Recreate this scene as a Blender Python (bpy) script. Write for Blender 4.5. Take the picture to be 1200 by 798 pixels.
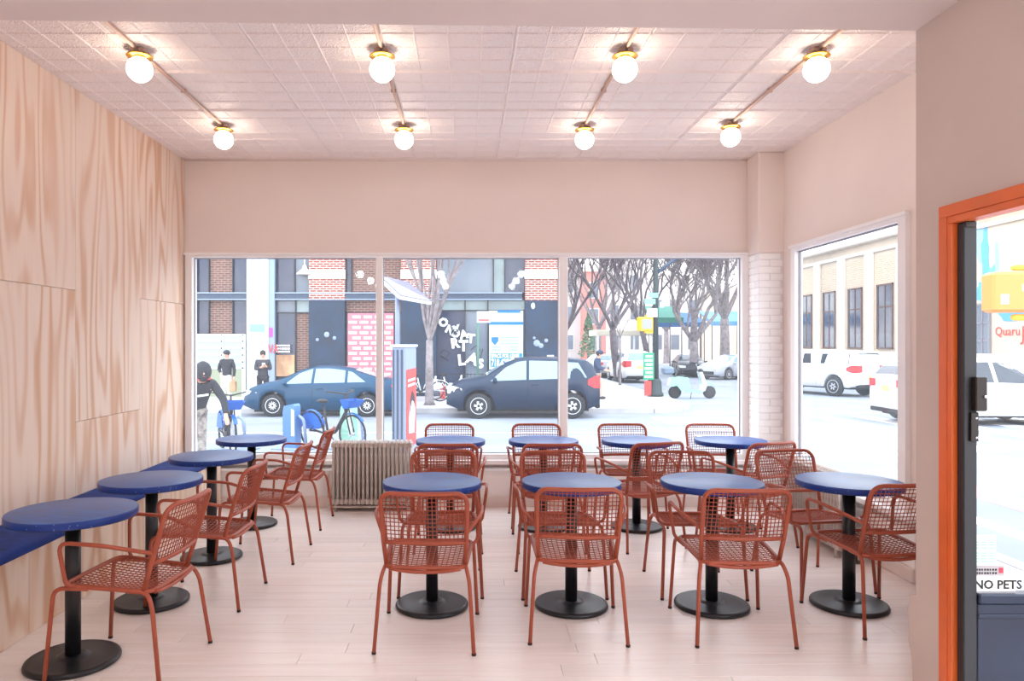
import bpy, math, random
from math import pi, sin, cos, sqrt, radians as R
from mathutils import Vector, Matrix

for _o in list(bpy.data.objects):
    bpy.data.objects.remove(_o)
SC = bpy.context.scene
COL = SC.collection

# ------------------------------------------------------------------ camera
CAM_Z, FPX, VX, VY = 1.59, 850.0, 548.0, 403.0      # eye height, focal length in px, vanishing point (1200x798 frame)
cd = bpy.data.cameras.new('camera')
cd.sensor_fit = 'HORIZONTAL'
cd.sensor_width = 36.0
cd.lens = FPX / 1200 * 36.0
cd.shift_x = (600 - VX) / 1200
cd.shift_y = (VY - 399) / 1200
cd.clip_start = 0.05
cd.clip_end = 500
cam = bpy.data.objects.new('camera', cd)
cam.location = (0, 0, CAM_Z)
cam.rotation_euler = (pi / 2, 0, 0)
COL.objects.link(cam)
SC.camera = cam

# ------------------------------------------------------------------ world and exposure
W = bpy.data.worlds.new('sky')
SC.world = W
W.use_nodes = True
_nt = W.node_tree
_nt.nodes.clear()
_wo = _nt.nodes.new('ShaderNodeOutputWorld')
_bg = _nt.nodes.new('ShaderNodeBackground')
_tc = _nt.nodes.new('ShaderNodeTexCoord')
_sx = _nt.nodes.new('ShaderNodeSeparateXYZ')
_rp = _nt.nodes.new('ShaderNodeValToRGB')
_rp.color_ramp.elements[0].position = 0.0
_rp.color_ramp.elements[0].color = (1.0, 1.0, 1.0, 1)
_rp.color_ramp.elements[1].position = 0.8
_rp.color_ramp.elements[1].color = (0.78, 0.88, 1.0, 1)
_nt.links.new(_tc.outputs['Generated'], _sx.inputs[0])
_nt.links.new(_sx.outputs['Z'], _rp.inputs[0])
_nt.links.new(_rp.outputs[0], _bg.inputs['Color'])
_bg.inputs['Strength'].default_value = 2.75
_nt.links.new(_bg.outputs[0], _wo.inputs['Surface'])

GLOBE_FRONT, GLOBE_FILL = 9.0, 38.0

vs = SC.view_settings
vs.view_transform = 'Standard'
vs.look = 'None'
vs.gamma = 1.0
vs.exposure = 0.68
vs.use_curve_mapping = False
try:
    SC.cycles.use_denoising = True
    SC.cycles.max_bounces = 10
    SC.cycles.diffuse_bounces = 6
    SC.cycles.glossy_bounces = 3
    SC.cycles.transparent_max_bounces = 16
    SC.cycles.sample_clamp_indirect = 8.0
    SC.cycles.caustics_reflective = False
    SC.cycles.caustics_refractive = False
except Exception:
    pass

# ------------------------------------------------------------------ helpers
def fx(px, d): return (px - VX) * d / FPX           # world x seen at pixel column px at depth d
def fz(py, d): return CAM_Z - (py - VY) * d / FPX   # world z seen at pixel row py at depth d
def lin(c):
    def f(v):
        v /= 255.0
        return v / 12.92 if v <= 0.04045 else ((v + 0.055) / 1.055) ** 2.4
    return (f(c[0]), f(c[1]), f(c[2]), 1.0)

MATS = {}
def mat(name, rgb, rough=0.6, metal=0.0, spec=0.5, vary=0.0, noise=0.0, nscale=8.0, bump=0.0, bscale=40.0, emit=0.0, coat=0.0, stretch=(1, 1, 1), col2=None):
    if name in MATS: return MATS[name]
    m = bpy.data.materials.new(name)
    m.use_nodes = True
    nt = m.node_tree
    b = nt.nodes['Principled BSDF']
    b.inputs['Base Color'].default_value = lin(rgb)
    b.inputs['Roughness'].default_value = rough
    b.inputs['Metallic'].default_value = metal
    b.inputs['Specular IOR Level'].default_value = spec
    if coat: b.inputs['Coat Weight'].default_value = coat
    if emit:
        b.inputs['Emission Color'].default_value = lin(rgb)
        b.inputs['Emission Strength'].default_value = emit
    tc = mp = None
    if noise or bump:
        tc = nt.nodes.new('ShaderNodeTexCoord'); mp = nt.nodes.new('ShaderNodeMapping')
        mp.inputs['Scale'].default_value = stretch
        nt.links.new(tc.outputs['Object'], mp.inputs[0])
    src = None
    if noise:
        n = nt.nodes.new('ShaderNodeTexNoise'); n.inputs['Scale'].default_value = nscale; n.inputs['Detail'].default_value = 4
        nt.links.new(mp.outputs[0], n.inputs['Vector'])
        mx = nt.nodes.new('ShaderNodeMixRGB'); mx.inputs[1].default_value = lin(rgb)
        c2 = col2 or tuple(max(0, v * (1 - noise)) for v in rgb)
        mx.inputs[2].default_value = lin(c2)
        cr = nt.nodes.new('ShaderNodeValToRGB'); cr.color_ramp.elements[0].position = 0.35; cr.color_ramp.elements[1].position = 0.68
        nt.links.new(n.outputs['Fac'], cr.inputs[0]); nt.links.new(cr.outputs[0], mx.inputs[0])
        src = mx.outputs[0]
    if vary:
        oi = nt.nodes.new('ShaderNodeObjectInfo'); hs = nt.nodes.new('ShaderNodeHueSaturation')
        mr = nt.nodes.new('ShaderNodeMapRange'); mr.inputs[3].default_value = 1 - vary; mr.inputs[4].default_value = 1 + vary
        nt.links.new(oi.outputs['Random'], mr.inputs[0]); nt.links.new(mr.outputs[0], hs.inputs['Value'])
        if src: nt.links.new(src, hs.inputs['Color'])
        else: hs.inputs['Color'].default_value = lin(rgb)
        src = hs.outputs[0]
    if src: nt.links.new(src, b.inputs['Base Color'])
    if bump:
        n2 = nt.nodes.new('ShaderNodeTexNoise'); n2.inputs['Scale'].default_value = bscale; n2.inputs['Detail'].default_value = 3
        bp = nt.nodes.new('ShaderNodeBump'); bp.inputs['Strength'].default_value = bump; bp.inputs['Distance'].default_value = 0.01
        nt.links.new(mp.outputs[0], n2.inputs['Vector']); nt.links.new(n2.outputs['Fac'], bp.inputs['Height']); nt.links.new(bp.outputs[0], b.inputs['Normal'])
    MATS[name] = m
    return m

def tag(o, label=None, cat=None, group=None, kind=None):
    if label: o['label'] = label
    if cat: o['category'] = cat
    if group: o['group'] = group
    if kind: o['kind'] = kind
    return o
def empty(name, loc=(0, 0, 0), rz=0.0, label=None, cat=None, group=None, kind=None, parent=None):
    o = bpy.data.objects.new(name, None)
    o.empty_display_size = 0.1
    o.location = loc; o.rotation_euler = (0, 0, rz)
    COL.objects.link(o)
    if parent: o.parent = parent
    return tag(o, label, cat, group, kind)

class MB:
    def __init__(s): s.v = []; s.f = []; s.mi = []; s.cur = 0; s.flat = []; s.sm = False
    def add(s, vs, fs):
        b = len(s.v); s.v += [tuple(p) for p in vs]
        for f in fs: s.f.append(tuple(i + b for i in f)); s.mi.append(s.cur); s.flat.append(s.sm)
        return s
    def box(s, a, b):
        x0, x1 = sorted((a[0], b[0])); y0, y1 = sorted((a[1], b[1])); z0, z1 = sorted((a[2], b[2]))
        s.sm = False
        return s.add([(x0, y0, z0), (x1, y0, z0), (x1, y1, z0), (x0, y1, z0), (x0, y0, z1), (x1, y0, z1), (x1, y1, z1), (x0, y1, z1)],
                     [(0, 3, 2, 1), (4, 5, 6, 7), (0, 1, 5, 4), (1, 2, 6, 5), (2, 3, 7, 6), (3, 0, 4, 7)])
    def cbox(s, a, b, c):      # box with chamfered front/back long edges, cheap bevel: chamfer in all 12 edges on x/y/z
        x0, x1 = sorted((a[0], b[0])); y0, y1 = sorted((a[1], b[1])); z0, z1 = sorted((a[2], b[2]))
        s.sm = False
        P = []
        for z, i in ((z0, c), (z0 + c, 0), (z1 - c, 0), (z1, c)):
            P += [(x0 + i + c, y0 + i, z), (x1 - i - c, y0 + i, z), (x1 - i, y0 + i + c, z), (x1 - i, y1 - i - c, z), (x1 - i - c, y1 - i, z), (x0 + i + c, y1 - i, z), (x0 + i, y1 - i - c, z), (x0 + i, y0 + i + c, z)]
        F = [tuple(range(7, -1, -1)), tuple(range(24, 32))]
        for r in range(3):
            for k in range(8): F.append((r * 8 + k, r * 8 + (k + 1) % 8, r * 8 + 8 + (k + 1) % 8, r * 8 + 8 + k))
        return s.add(P, F)
    def quad(s, *p): s.sm = False; return s.add(p, [tuple(range(len(p)))])
    def bar(s, p, q, w, h, up=(0, 0, 1)):
        p = Vector(p); q = Vector(q); d = (q - p).normalized(); u = Vector(up)
        if abs(d.dot(u)) > 0.98: u = Vector((1, 0, 0))
        r = d.cross(u).normalized(); u = r.cross(d).normalized()
        vs = [e + r * (a * w / 2) + u * (b * h / 2) for e in (p, q) for a, b in ((-1, -1), (1, -1), (1, 1), (-1, 1))]
        s.sm = False
        return s.add(vs, [(0, 1, 2, 3), (7, 6, 5, 4), (0, 4, 5, 1), (1, 5, 6, 2), (2, 6, 7, 3), (3, 7, 4, 0)])
    def tube(s, path, r, n=8, closed=False, caps=True):
        P = [Vector(p) for p in path]; m = len(P)
        rr = r if isinstance(r, (list, tuple)) else [r] * m
        T = []
        for i in range(m):
            if closed: t = P[(i + 1) % m] - P[i - 1]
            else: t = P[min(i + 1, m - 1)] - P[max(i - 1, 0)]
            T.append(t.normalized() if t.length > 1e-9 else Vector((0, 0, 1)))
        ref = Vector((0, 0, 1)) if abs(T[0].z) < 0.9 else Vector((1, 0, 0))
        nrm = (ref - T[0] * ref.dot(T[0])).normalized()
        vs = []
        for i in range(m):
            nrm = (nrm - T[i] * nrm.dot(T[i]))
            if nrm.length < 1e-6: nrm = T[i].orthogonal()
            nrm.normalize(); bn = T[i].cross(nrm)
            for k in range(n):
                a = 2 * pi * k / n
                vs.append(P[i] + nrm * (cos(a) * rr[i]) + bn * (sin(a) * rr[i]))
        fs = []
        for i in range(m if closed else m - 1):
            j = (i + 1) % m
            for k in range(n):
                k2 = (k + 1) % n
                fs.append((i * n + k, i * n + k2, j * n + k2, j * n + k))
        s.sm = n > 4
        s.add(vs, fs)
        if caps and not closed:
            b = len(s.v) - len(vs)
            s.f.append(tuple(b + k for k in range(n - 1, -1, -1))); s.mi.append(s.cur); s.flat.append(False)
            s.f.append(tuple(b + (m - 1) * n + k for k in range(n))); s.mi.append(s.cur); s.flat.append(False)
        return s
    def lathe(s, prof, n=32, c=(0, 0, 0), axis='z'):
        vs = []
        for r, z in prof:
            for k in range(n):
                a = 2 * pi * k / n
                if axis == 'z': vs.append((c[0] + r * cos(a), c[1] + r * sin(a), c[2] + z))
                elif axis == 'y': vs.append((c[0] + r * cos(a), c[1] + z, c[2] - r * sin(a)))
                else: vs.append((c[0] + z, c[1] + r * cos(a), c[2] + r * sin(a)))
        fs = []
        for i in range(len(prof) - 1):
            for k in range(n):
                k2 = (k + 1) % n
                fs.append((i * n + k, i * n + k2, (i + 1) * n + k2, (i + 1) * n + k))
        s.sm = True
        s.add(vs, fs)
        b = len(s.v) - len(vs)
        if prof[0][0] > 1e-5: s.f.append(tuple(b + k for k in range(n - 1, -1, -1))); s.mi.append(s.cur); s.flat.append(False)
        if prof[-1][0] > 1e-5: s.f.append(tuple(b + (len(prof) - 1) * n + k for k in range(n))); s.mi.append(s.cur); s.flat.append(False)
        return s
    def prism(s, poly, t0, t1, axis='y'):    # poly of (a,b); axis y: (x,z) extruded along y; axis z: (x,y); axis x: (y,z)
        n = len(poly); vs = []
        for t in (t0, t1):
            for a, b in poly:
                vs.append({'y': (a, t, b), 'z': (a, b, t), 'x': (t, a, b)}[axis])
        s.sm = False
        return s.add(vs, [tuple(range(n)), tuple(range(2 * n - 1, n - 1, -1))] + [(i, i + n, (i + 1) % n + n, (i + 1) % n) for i in range(n)])
    def ball(s, c, r, n=12, m=8, sc=(1, 1, 1)):
        vs = [(c[0], c[1], c[2] + r * sc[2])]
        for i in range(1, m):
            a = pi * i / m
            for k in range(n):
                b = 2 * pi * k / n
                vs.append((c[0] + r * sc[0] * sin(a) * cos(b), c[1] + r * sc[1] * sin(a) * sin(b), c[2] + r * sc[2] * cos(a)))
        vs.append((c[0], c[1], c[2] - r * sc[2]))
        fs = [(0, 1 + k, 1 + (k + 1) % n) for k in range(n)]
        for i in range(m - 2):
            for k in range(n):
                fs.append((1 + i * n + k, 1 + (i + 1) * n + k, 1 + (i + 1) * n + (k + 1) % n, 1 + i * n + (k + 1) % n))
        e = len(vs) - 1
        fs += [(e, 1 + (m - 2) * n + (k + 1) % n, 1 + (m - 2) * n + k) for k in range(n)]
        s.sm = True
        return s.add(vs, fs)
    def build(s, name, mats, parent=None, loc=None, rz=None, fix=True):
        me = bpy.data.meshes.new(name)
        me.from_pydata(s.v, [], s.f)
        if not isinstance(mats, (list, tuple)): mats = [mats]
        for m in mats: me.materials.append(m)
        me.polygons.foreach_set('material_index', s.mi)
        me.polygons.foreach_set('use_smooth', s.flat)
        if fix:
            import bmesh
            bm = bmesh.new(); bm.from_mesh(me)
            bmesh.ops.recalc_face_normals(bm, faces=bm.faces)
            bm.to_mesh(me); bm.free()
        me.update()
        o = bpy.data.objects.new(name, me)
        COL.objects.link(o)
        if parent: o.parent = parent
        if loc is not None: o.location = loc
        if rz is not None: o.rotation_euler = (0, 0, rz)
        return o

def inst(name, me, parent=None, loc=(0, 0, 0), rz=0.0):
    o = bpy.data.objects.new(name, me); COL.objects.link(o)
    if parent: o.parent = parent
    o.location = loc; o.rotation_euler = (0, 0, rz)
    return o
def text(name, body, size, mt, loc, rot=(pi / 2, 0, 0), parent=None, ext=0.002, align='LEFT', sx=1.0, bold=0.0):
    c = bpy.data.curves.new(name, 'FONT')
    c.body = body; c.size = size; c.extrude = ext; c.align_x = align; c.offset = bold
    c.resolution_u = 2
    q = bpy.data.objects.new(name, c); COL.objects.link(q)
    dgt = bpy.context.evaluated_depsgraph_get(); dgt.update()
    me = bpy.data.meshes.new_from_object(q.evaluated_get(dgt)); bpy.data.objects.remove(q)
    me.materials.clear(); me.materials.append(mt)
    o = bpy.data.objects.new(name, me); COL.objects.link(o)
    o.location = loc; o.rotation_euler = rot; o.scale = (sx, 1, 1)
    if parent: o.parent = parent
    return o
_CH = {}
def copy_tree(o, parent=None):
    c = o.copy(); COL.objects.link(c)
    if parent: c.parent = parent
    for ch in list(o.children): copy_tree(ch, c)
    return c
def rpath(pts, r, n=4, closed=False):     # polyline with rounded corners
    P = [Vector(p) for p in pts]; m = len(P); out = []
    for i in range(m):
        if not closed and i in (0, m - 1): out.append(P[i]); continue
        a, b, c = P[i - 1], P[i], P[(i + 1) % m]
        d1 = (a - b); d2 = (c - b)
        rr = min(r, d1.length * 0.48, d2.length * 0.48)
        p0 = b + d1.normalized() * rr; p1 = b + d2.normalized() * rr
        for k in range(n + 1):
            t = k / n
            out.append(p0 * (1 - t) ** 2 + b * 2 * t * (1 - t) + p1 * t * t)
    return out

# ------------------------------------------------------------------ materials
M = {}
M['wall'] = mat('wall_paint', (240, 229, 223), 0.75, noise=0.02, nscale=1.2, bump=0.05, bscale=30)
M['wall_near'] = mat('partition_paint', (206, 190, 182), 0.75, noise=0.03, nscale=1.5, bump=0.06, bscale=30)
M['soffit'] = mat('soffit_paint', (238, 226, 222), 0.75, noise=0.03, nscale=1.0)
M['trimw'] = mat('white_trim_paint', (248, 247, 247), 0.45)
M['brickw'] = mat('white_painted_brick', (253, 253, 253), 0.6, vary=0.02, bump=0.25, bscale=60)
M['mortarw'] = mat('white_painted_mortar', (240, 238, 238), 0.7)
M['low'] = mat('low_wall_paint', (250, 246, 243), 0.6)
M['base'] = mat('baseboard_paint', (234, 220, 213), 0.6)
M['terra'] = mat('terracotta_powder_coat', (168, 82, 58), 0.42, bump=0.04, bscale=400)
M['terranet'] = mat('terracotta_cord', (162, 80, 60), 0.6)
M['foot'] = mat('black_foot_cap', (35, 30, 30), 0.6)
M['black'] = mat('black_powder_coat', (28, 29, 34), 0.38, spec=0.5)
M['brass'] = mat('polished_brass', (226, 170, 70), 0.28, metal=1.0)
M['conduit'] = mat('painted_conduit', (205, 175, 160), 0.55)
M['jbox'] = mat('junction_box_paint', (200, 170, 156), 0.6)
M['radi'] = mat('radiator_silver_paint', (206, 198, 192), 0.45, metal=0.0, noise=0.1, nscale=14, col2=(184, 170, 160))
M['rusty'] = mat('old_valve_metal', (128, 118, 108), 0.5, metal=0.6, noise=0.3, nscale=30)
M['cushion'] = mat('blue_bench_fabric', (22, 62, 150), 0.85, noise=0.25, nscale=9, bump=0.25, bscale=300)
M['orange'] = mat('orange_gloss_paint', (226, 108, 50), 0.4, noise=0.08, nscale=3)
M['darkmetal'] = mat('dark_bronze_metal', (44, 36, 34), 0.45, metal=0.3)
M['stile'] = mat('black_door_paint', (34, 34, 38), 0.5)
M['navy'] = mat('navy_door_paint', (22, 34, 62), 0.35, noise=0.2, nscale=6)
M['white'] = mat('white_plain', (240, 240, 240), 0.5)
M['paper'] = mat('white_paper', (242, 240, 238), 0.6)
M['greypaper'] = mat('grey_sticker', (176, 168, 170), 0.6)
M['greenpaper'] = mat('pale_green_paper', (206, 226, 218), 0.6)
M['ink'] = mat('black_ink', (25, 25, 28), 0.6)

def tabletop_mat():
    m = mat('blue_stained_tabletop', (28, 62, 142), 0.3, spec=0.75)
    nt = m.node_tree; b = nt.nodes['Principled BSDF']
    tc = nt.nodes.new('ShaderNodeTexCoord'); mp = nt.nodes.new('ShaderNodeMapping'); mp.inputs['Scale'].default_value = (1.5, 7, 1.5)
    n = nt.nodes.new('ShaderNodeTexNoise'); n.inputs['Scale'].default_value = 5; n.inputs['Detail'].default_value = 5
    cr = nt.nodes.new('ShaderNodeValToRGB')
    cr.color_ramp.elements[0].position = 0.3; cr.color_ramp.elements[0].color = lin((22, 68, 138))
    cr.color_ramp.elements[1].position = 0.75; cr.color_ramp.elements[1].color = lin((40, 110, 190))
    nt.links.new(tc.outputs['Object'], mp.inputs[0]); nt.links.new(mp.outputs[0], n.inputs['Vector'])
    nt.links.new(n.outputs['Fac'], cr.inputs[0]); nt.links.new(cr.outputs[0], b.inputs['Base Color'])
    mr = nt.nodes.new('ShaderNodeMapRange'); mr.inputs[3].default_value = 0.30; mr.inputs[4].default_value = 0.46
    nt.links.new(n.outputs['Fac'], mr.inputs[0]); nt.links.new(mr.outputs[0], b.inputs['Roughness'])
    return m
def edge_mat():
    m = mat('blue_edge_with_chips', (20, 46, 126), 0.4)
    nt = m.node_tree; b = nt.nodes['Principled BSDF']
    tc = nt.nodes.new('ShaderNodeTexCoord')
    v = nt.nodes.new('ShaderNodeTexVoronoi'); v.inputs['Scale'].default_value = 42
    cr = nt.nodes.new('ShaderNodeValToRGB')
    cr.color_ramp.elements[0].position = 0.1; cr.color_ramp.elements[0].color = lin((90, 126, 190))
    cr.color_ramp.elements[1].position = 0.17; cr.color_ramp.elements[1].color = lin((16, 56, 138))
    nt.links.new(tc.outputs['Object'], v.inputs['Vector']); nt.links.new(v.outputs['Distance'], cr.inputs[0])
    nt.links.new(cr.outputs[0], b.inputs['Base Color'])
    return m
M['top'] = tabletop_mat(); M['edge'] = edge_mat()

def plywood_mat():
    m = mat('pine_plywood', (232, 196, 168), 0.62)
    nt = m.node_tree; b = nt.nodes['Principled BSDF']
    tc = nt.nodes.new('ShaderNodeTexCoord'); mp = nt.nodes.new('ShaderNodeMapping'); mp.inputs['Scale'].default_value = (2.4, 2.4, 0.30)
    oi = nt.nodes.new('ShaderNodeObjectInfo'); ad = nt.nodes.new('ShaderNodeVectorMath'); ad.operation = 'ADD'
    ml = nt.nodes.new('ShaderNodeMath'); ml.operation = 'MULTIPLY'; ml.inputs[1].default_value = 37.0
    nt.links.new(oi.outputs['Random'], ml.inputs[0])
    nt.links.new(tc.outputs['Object'], mp.inputs[0]); nt.links.new(mp.outputs[0], ad.inputs[0]); nt.links.new(ml.outputs[0], ad.inputs[1])
    n = nt.nodes.new('ShaderNodeTexNoise'); n.inputs['Scale'].default_value = 1.0; n.inputs['Detail'].default_value = 2.2; n.inputs['Roughness'].default_value = 0.45
    nt.links.new(ad.outputs[0], n.inputs['Vector'])
    k = nt.nodes.new('ShaderNodeMath'); k.operation = 'MULTIPLY'; k.inputs[1].default_value = 62.0
    sn = nt.nodes.new('ShaderNodeMath'); sn.operation = 'SINE'
    nt.links.new(n.outputs['Fac'], k.inputs[0]); nt.links.new(k.outputs[0], sn.inputs[0])
    cr = nt.nodes.new('ShaderNodeValToRGB')
    e = cr.color_ramp.elements
    e[0].position = 0.0; e[0].color = (0, 0, 0, 1); e[1].position = 1.0; e[1].color = (1, 1, 1, 1)
    e2 = e.new(0.45); e2.color = (0.12, 0.12, 0.12, 1)
    mr = nt.nodes.new('ShaderNodeMapRange'); mr.inputs[1].default_value = -1; mr.inputs[2].default_value = 1
    nt.links.new(sn.outputs[0], mr.inputs[0]); nt.links.new(mr.outputs[0], cr.inputs[0])
    # broad fade so grain is strong in places only
    n3 = nt.nodes.new('ShaderNodeTexNoise'); n3.inputs['Scale'].default_value = 1.3; n3.inputs['Detail'].default_value = 2
    nt.links.new(ad.outputs[0], n3.inputs['Vector'])
    mm = nt.nodes.new('ShaderNodeMath'); mm.operation = 'MULTIPLY'
    cr3 = nt.nodes.new('ShaderNodeValToRGB'); cr3.color_ramp.elements[0].position = 0.3; cr3.color_ramp.elements[0].color = (0.25, 0.25, 0.25, 1); cr3.color_ramp.elements[1].position = 0.62
    nt.links.new(n3.outputs['Fac'], cr3.inputs[0]); nt.links.new(cr.outputs[0], mm.inputs[0]); nt.links.new(cr3.outputs[0], mm.inputs[1])
    mx = nt.nodes.new('ShaderNodeMixRGB'); mx.inputs[1].default_value = lin((247, 227, 209)); mx.inputs[2].default_value = lin((226, 184, 150))
    nt.links.new(mm.outputs[0], mx.inputs[0])
    # fine fibres
    mp2 = nt.nodes.new('ShaderNodeMapping'); mp2.inputs['Scale'].default_value = (60, 60, 1.2); nt.links.new(tc.outputs['Object'], mp2.inputs[0])
    n2 = nt.nodes.new('ShaderNodeTexNoise'); n2.inputs['Scale'].default_value = 2; n2.inputs['Detail'].default_value = 3
    nt.links.new(mp2.outputs[0], n2.inputs['Vector'])
    mx2 = nt.nodes.new('ShaderNodeMixRGB'); mx2.blend_type = 'MULTIPLY'; mx2.inputs[0].default_value = 0.15
    nt.links.new(mx.outputs[0], mx2.inputs[1]); nt.links.new(n2.outputs['Fac'], mx2.inputs[2])
    nt.links.new(mx2.outputs[0], b.inputs['Base Color'])
    return m
M['ply'] = plywood_mat()

def floor_mat():
    m = mat('maple_plank', (240, 214, 192), 0.30, spec=0.55)
    nt = m.node_tree; b = nt.nodes['Principled BSDF']
    tc = nt.nodes.new('ShaderNodeTexCoord'); mp = nt.nodes.new('ShaderNodeMapping'); mp.inputs['Scale'].default_value = (0.9, 16, 1)
    oi = nt.nodes.new('ShaderNodeObjectInfo'); ad = nt.nodes.new('ShaderNodeVectorMath'); ad.operation = 'ADD'
    ml = nt.nodes.new('ShaderNodeMath'); ml.operation = 'MULTIPLY'; ml.inputs[1].default_value = 53.0
    nt.links.new(oi.outputs['Random'], ml.inputs[0]); nt.links.new(tc.outputs['Object'], mp.inputs[0])
    nt.links.new(mp.outputs[0], ad.inputs[0]); nt.links.new(ml.outputs[0], ad.inputs[1])
    n = nt.nodes.new('ShaderNodeTexNoise'); n.inputs['Scale'].default_value = 2.0; n.inputs['Detail'].default_value = 5
    nt.links.new(ad.outputs[0], n.inputs['Vector'])
    cr = nt.nodes.new('ShaderNodeValToRGB')
    cr.color_ramp.elements[0].position = 0.3; cr.color_ramp.elements[0].color = lin((249, 241, 236))
    cr.color_ramp.elements[1].position = 0.75; cr.color_ramp.elements[1].color = lin((241, 228, 220))
    nt.links.new(n.outputs['Fac'], cr.inputs[0])
    hs = nt.nodes.new('ShaderNodeHueSaturation'); mr = nt.nodes.new('ShaderNodeMapRange'); mr.inputs[3].default_value = 0.95; mr.inputs[4].default_value = 1.04
    nt.links.new(oi.outputs['Random'], mr.inputs[0]); nt.links.new(mr.outputs[0], hs.inputs['Value']); nt.links.new(cr.outputs[0], hs.inputs['Color'])
    nt.links.new(hs.outputs[0], b.inputs['Base Color'])
    return m
M['plank'] = floor_mat()

def tin_mat():
    m = mat('painted_tin_ceiling', (252, 243, 240), 0.5)
    nt = m.node_tree; b = nt.nodes['Principled BSDF']
    tc = nt.nodes.new('ShaderNodeTexCoord')
    v = nt.nodes.new('ShaderNodeTexNoise'); v.inputs['Scale'].default_value = 13; v.inputs['Detail'].default_value = 1; v.inputs['Distortion'].default_value = 2.2
    nt.links.new(tc.outputs['Object'], v.inputs['Vector'])
    k = nt.nodes.new('ShaderNodeMath'); k.operation = 'MULTIPLY'; k.inputs[1].default_value = 22
    sn = nt.nodes.new('ShaderNodeMath'); sn.operation = 'SINE'
    nt.links.new(v.outputs['Fac'], k.inputs[0]); nt.links.new(k.outputs[0], sn.inputs[0])
    bp = nt.nodes.new('ShaderNodeBump'); bp.inputs['Strength'].default_value = 0.38; bp.inputs['Distance'].default_value = 0.006
    nt.links.new(sn.outputs[0], bp.inputs['Height']); nt.links.new(bp.outputs[0], b.inputs['Normal'])
    return m
M['tin'] = tin_mat()

def glass_mat(name, film=0.06, tint=(1, 1, 1, 1)):
    m = bpy.data.materials.new(name); m.use_nodes = True
    nt = m.node_tree; nt.nodes.clear()
    out = nt.nodes.new('ShaderNodeOutputMaterial')
    tr = nt.nodes.new('ShaderNodeBsdfTransparent'); tr.inputs[0].default_value = tint
    gl = nt.nodes.new('ShaderNodeBsdfGlossy'); gl.inputs['Roughness'].default_value = 0.02
    lw_ = nt.nodes.new('ShaderNodeLayerWeight'); lw_.inputs['Blend'].default_value = 0.5
    pw = nt.nodes.new('ShaderNodeMath'); pw.operation = 'POWER'; pw.inputs[1].default_value = 5.0
    fr = nt.nodes.new('ShaderNodeMath'); fr.operation = 'MULTIPLY_ADD'; fr.inputs[1].default_value = 0.5; fr.inputs[2].default_value = 0.02
    nt.links.new(lw_.outputs['Facing'], pw.inputs[0]); nt.links.new(pw.outputs[0], fr.inputs[0])
    mx = nt.nodes.new('ShaderNodeMixShader')
    nt.links.new(fr.outputs[0], mx.inputs[0]); nt.links.new(tr.outputs[0], mx.inputs[1]); nt.links.new(gl.outputs[0], mx.inputs[2])
    tl = nt.nodes.new('ShaderNodeBsdfTranslucent'); tl.inputs[0].default_value = (0.9, 0.94, 1, 1)
    mx2 = nt.nodes.new('ShaderNodeMixShader'); mx2.inputs[0].default_value = film
    nt.links.new(mx.outputs[0], mx2.inputs[1]); nt.links.new(tl.outputs[0], mx2.inputs[2])
    nt.links.new(mx2.outputs[0], out.inputs[0])
    return m
M['glass'] = glass_mat('dusty_window_glass', 0.05)
M['doorglass'] = glass_mat('door_glass', 0.03)

def brick_mat(name, c1, c2, mortar, scale=1.0, bw=0.2, bh=0.067):
    m = mat(name, c1, 0.85)
    nt = m.node_tree; b = nt.nodes['Principled BSDF']
    tc = nt.nodes.new('ShaderNodeTexCoord'); sp = nt.nodes.new('ShaderNodeSeparateXYZ'); cb = nt.nodes.new('ShaderNodeCombineXYZ')
    ad = nt.nodes.new('ShaderNodeMath'); ad.operation = 'ADD'
    nt.links.new(tc.outputs['Object'], sp.inputs[0]); nt.links.new(sp.outputs['X'], ad.inputs[0]); nt.links.new(sp.outputs['Y'], ad.inputs[1])
    nt.links.new(ad.outputs[0], cb.inputs[0]); nt.links.new(sp.outputs['Z'], cb.inputs[1])
    br = nt.nodes.new('ShaderNodeTexBrick'); br.inputs['Scale'].default_value = 1
    br.inputs['Color1'].default_value = lin(c1); br.inputs['Color2'].default_value = lin(c2); br.inputs['Mortar'].default_value = lin(mortar)
    br.inputs['Brick Width'].default_value = bw * scale; br.inputs['Row Height'].default_value = bh * scale; br.inputs['Mortar Size'].default_value = 0.010 * scale
    nt.links.new(cb.outputs[0], br.inputs['Vector']); nt.links.new(br.outputs['Color'], b.inputs['Base Color'])
    return m
# ================================================================== ROOM
XL, XR, YW, ZC = -2.81, 3.01, 7.20, 3.42
XD, YE, ZS = 2.04, 3.30, 3.015        # door wall plane, its far end, soffit height
YB = -2.6
random.seed(7)

# floor: sub-base slab, planks as parts
fl = MB().box((XL - 0.2, YB - 0.2, -0.28), (XR + 0.05, YW + 0.2, -0.02)).build('floor', mat('floor_joint', (176, 142, 120), 0.8))
tag(fl, kind='structure')
PW = 0.130
row = 0; y = 2.30
def plank(x0, x1, y0, y1):
    g = 0.0009; c = 0.0012
    m = MB(); cx, cy = (x0 + x1) / 2, (y0 + y1) / 2
    a, b = (x1 - x0) / 2 - g, (y1 - y0) / 2 - g
    m.add([(-a, -b, -0.02), (a, -b, -0.02), (a, b, -0.02), (-a, b, -0.02), (-a, -b, -c), (a, -b, -c), (a, b, -c), (-a, b, -c),
           (-a + c, -b + c, 0), (a - c, -b + c, 0), (a - c, b - c, 0), (-a + c, b - c, 0)],
          [(0, 1, 5, 4), (1, 2, 6, 5), (2, 3, 7, 6), (3, 0, 4, 7), (4, 5, 9, 8), (5, 6, 10, 9), (6, 7, 11, 10), (7, 4, 8, 11), (8, 9, 10, 11)])
    return m.build('floor_plank', M['plank'], fl, (cx, cy, 0), fix=False)
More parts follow.
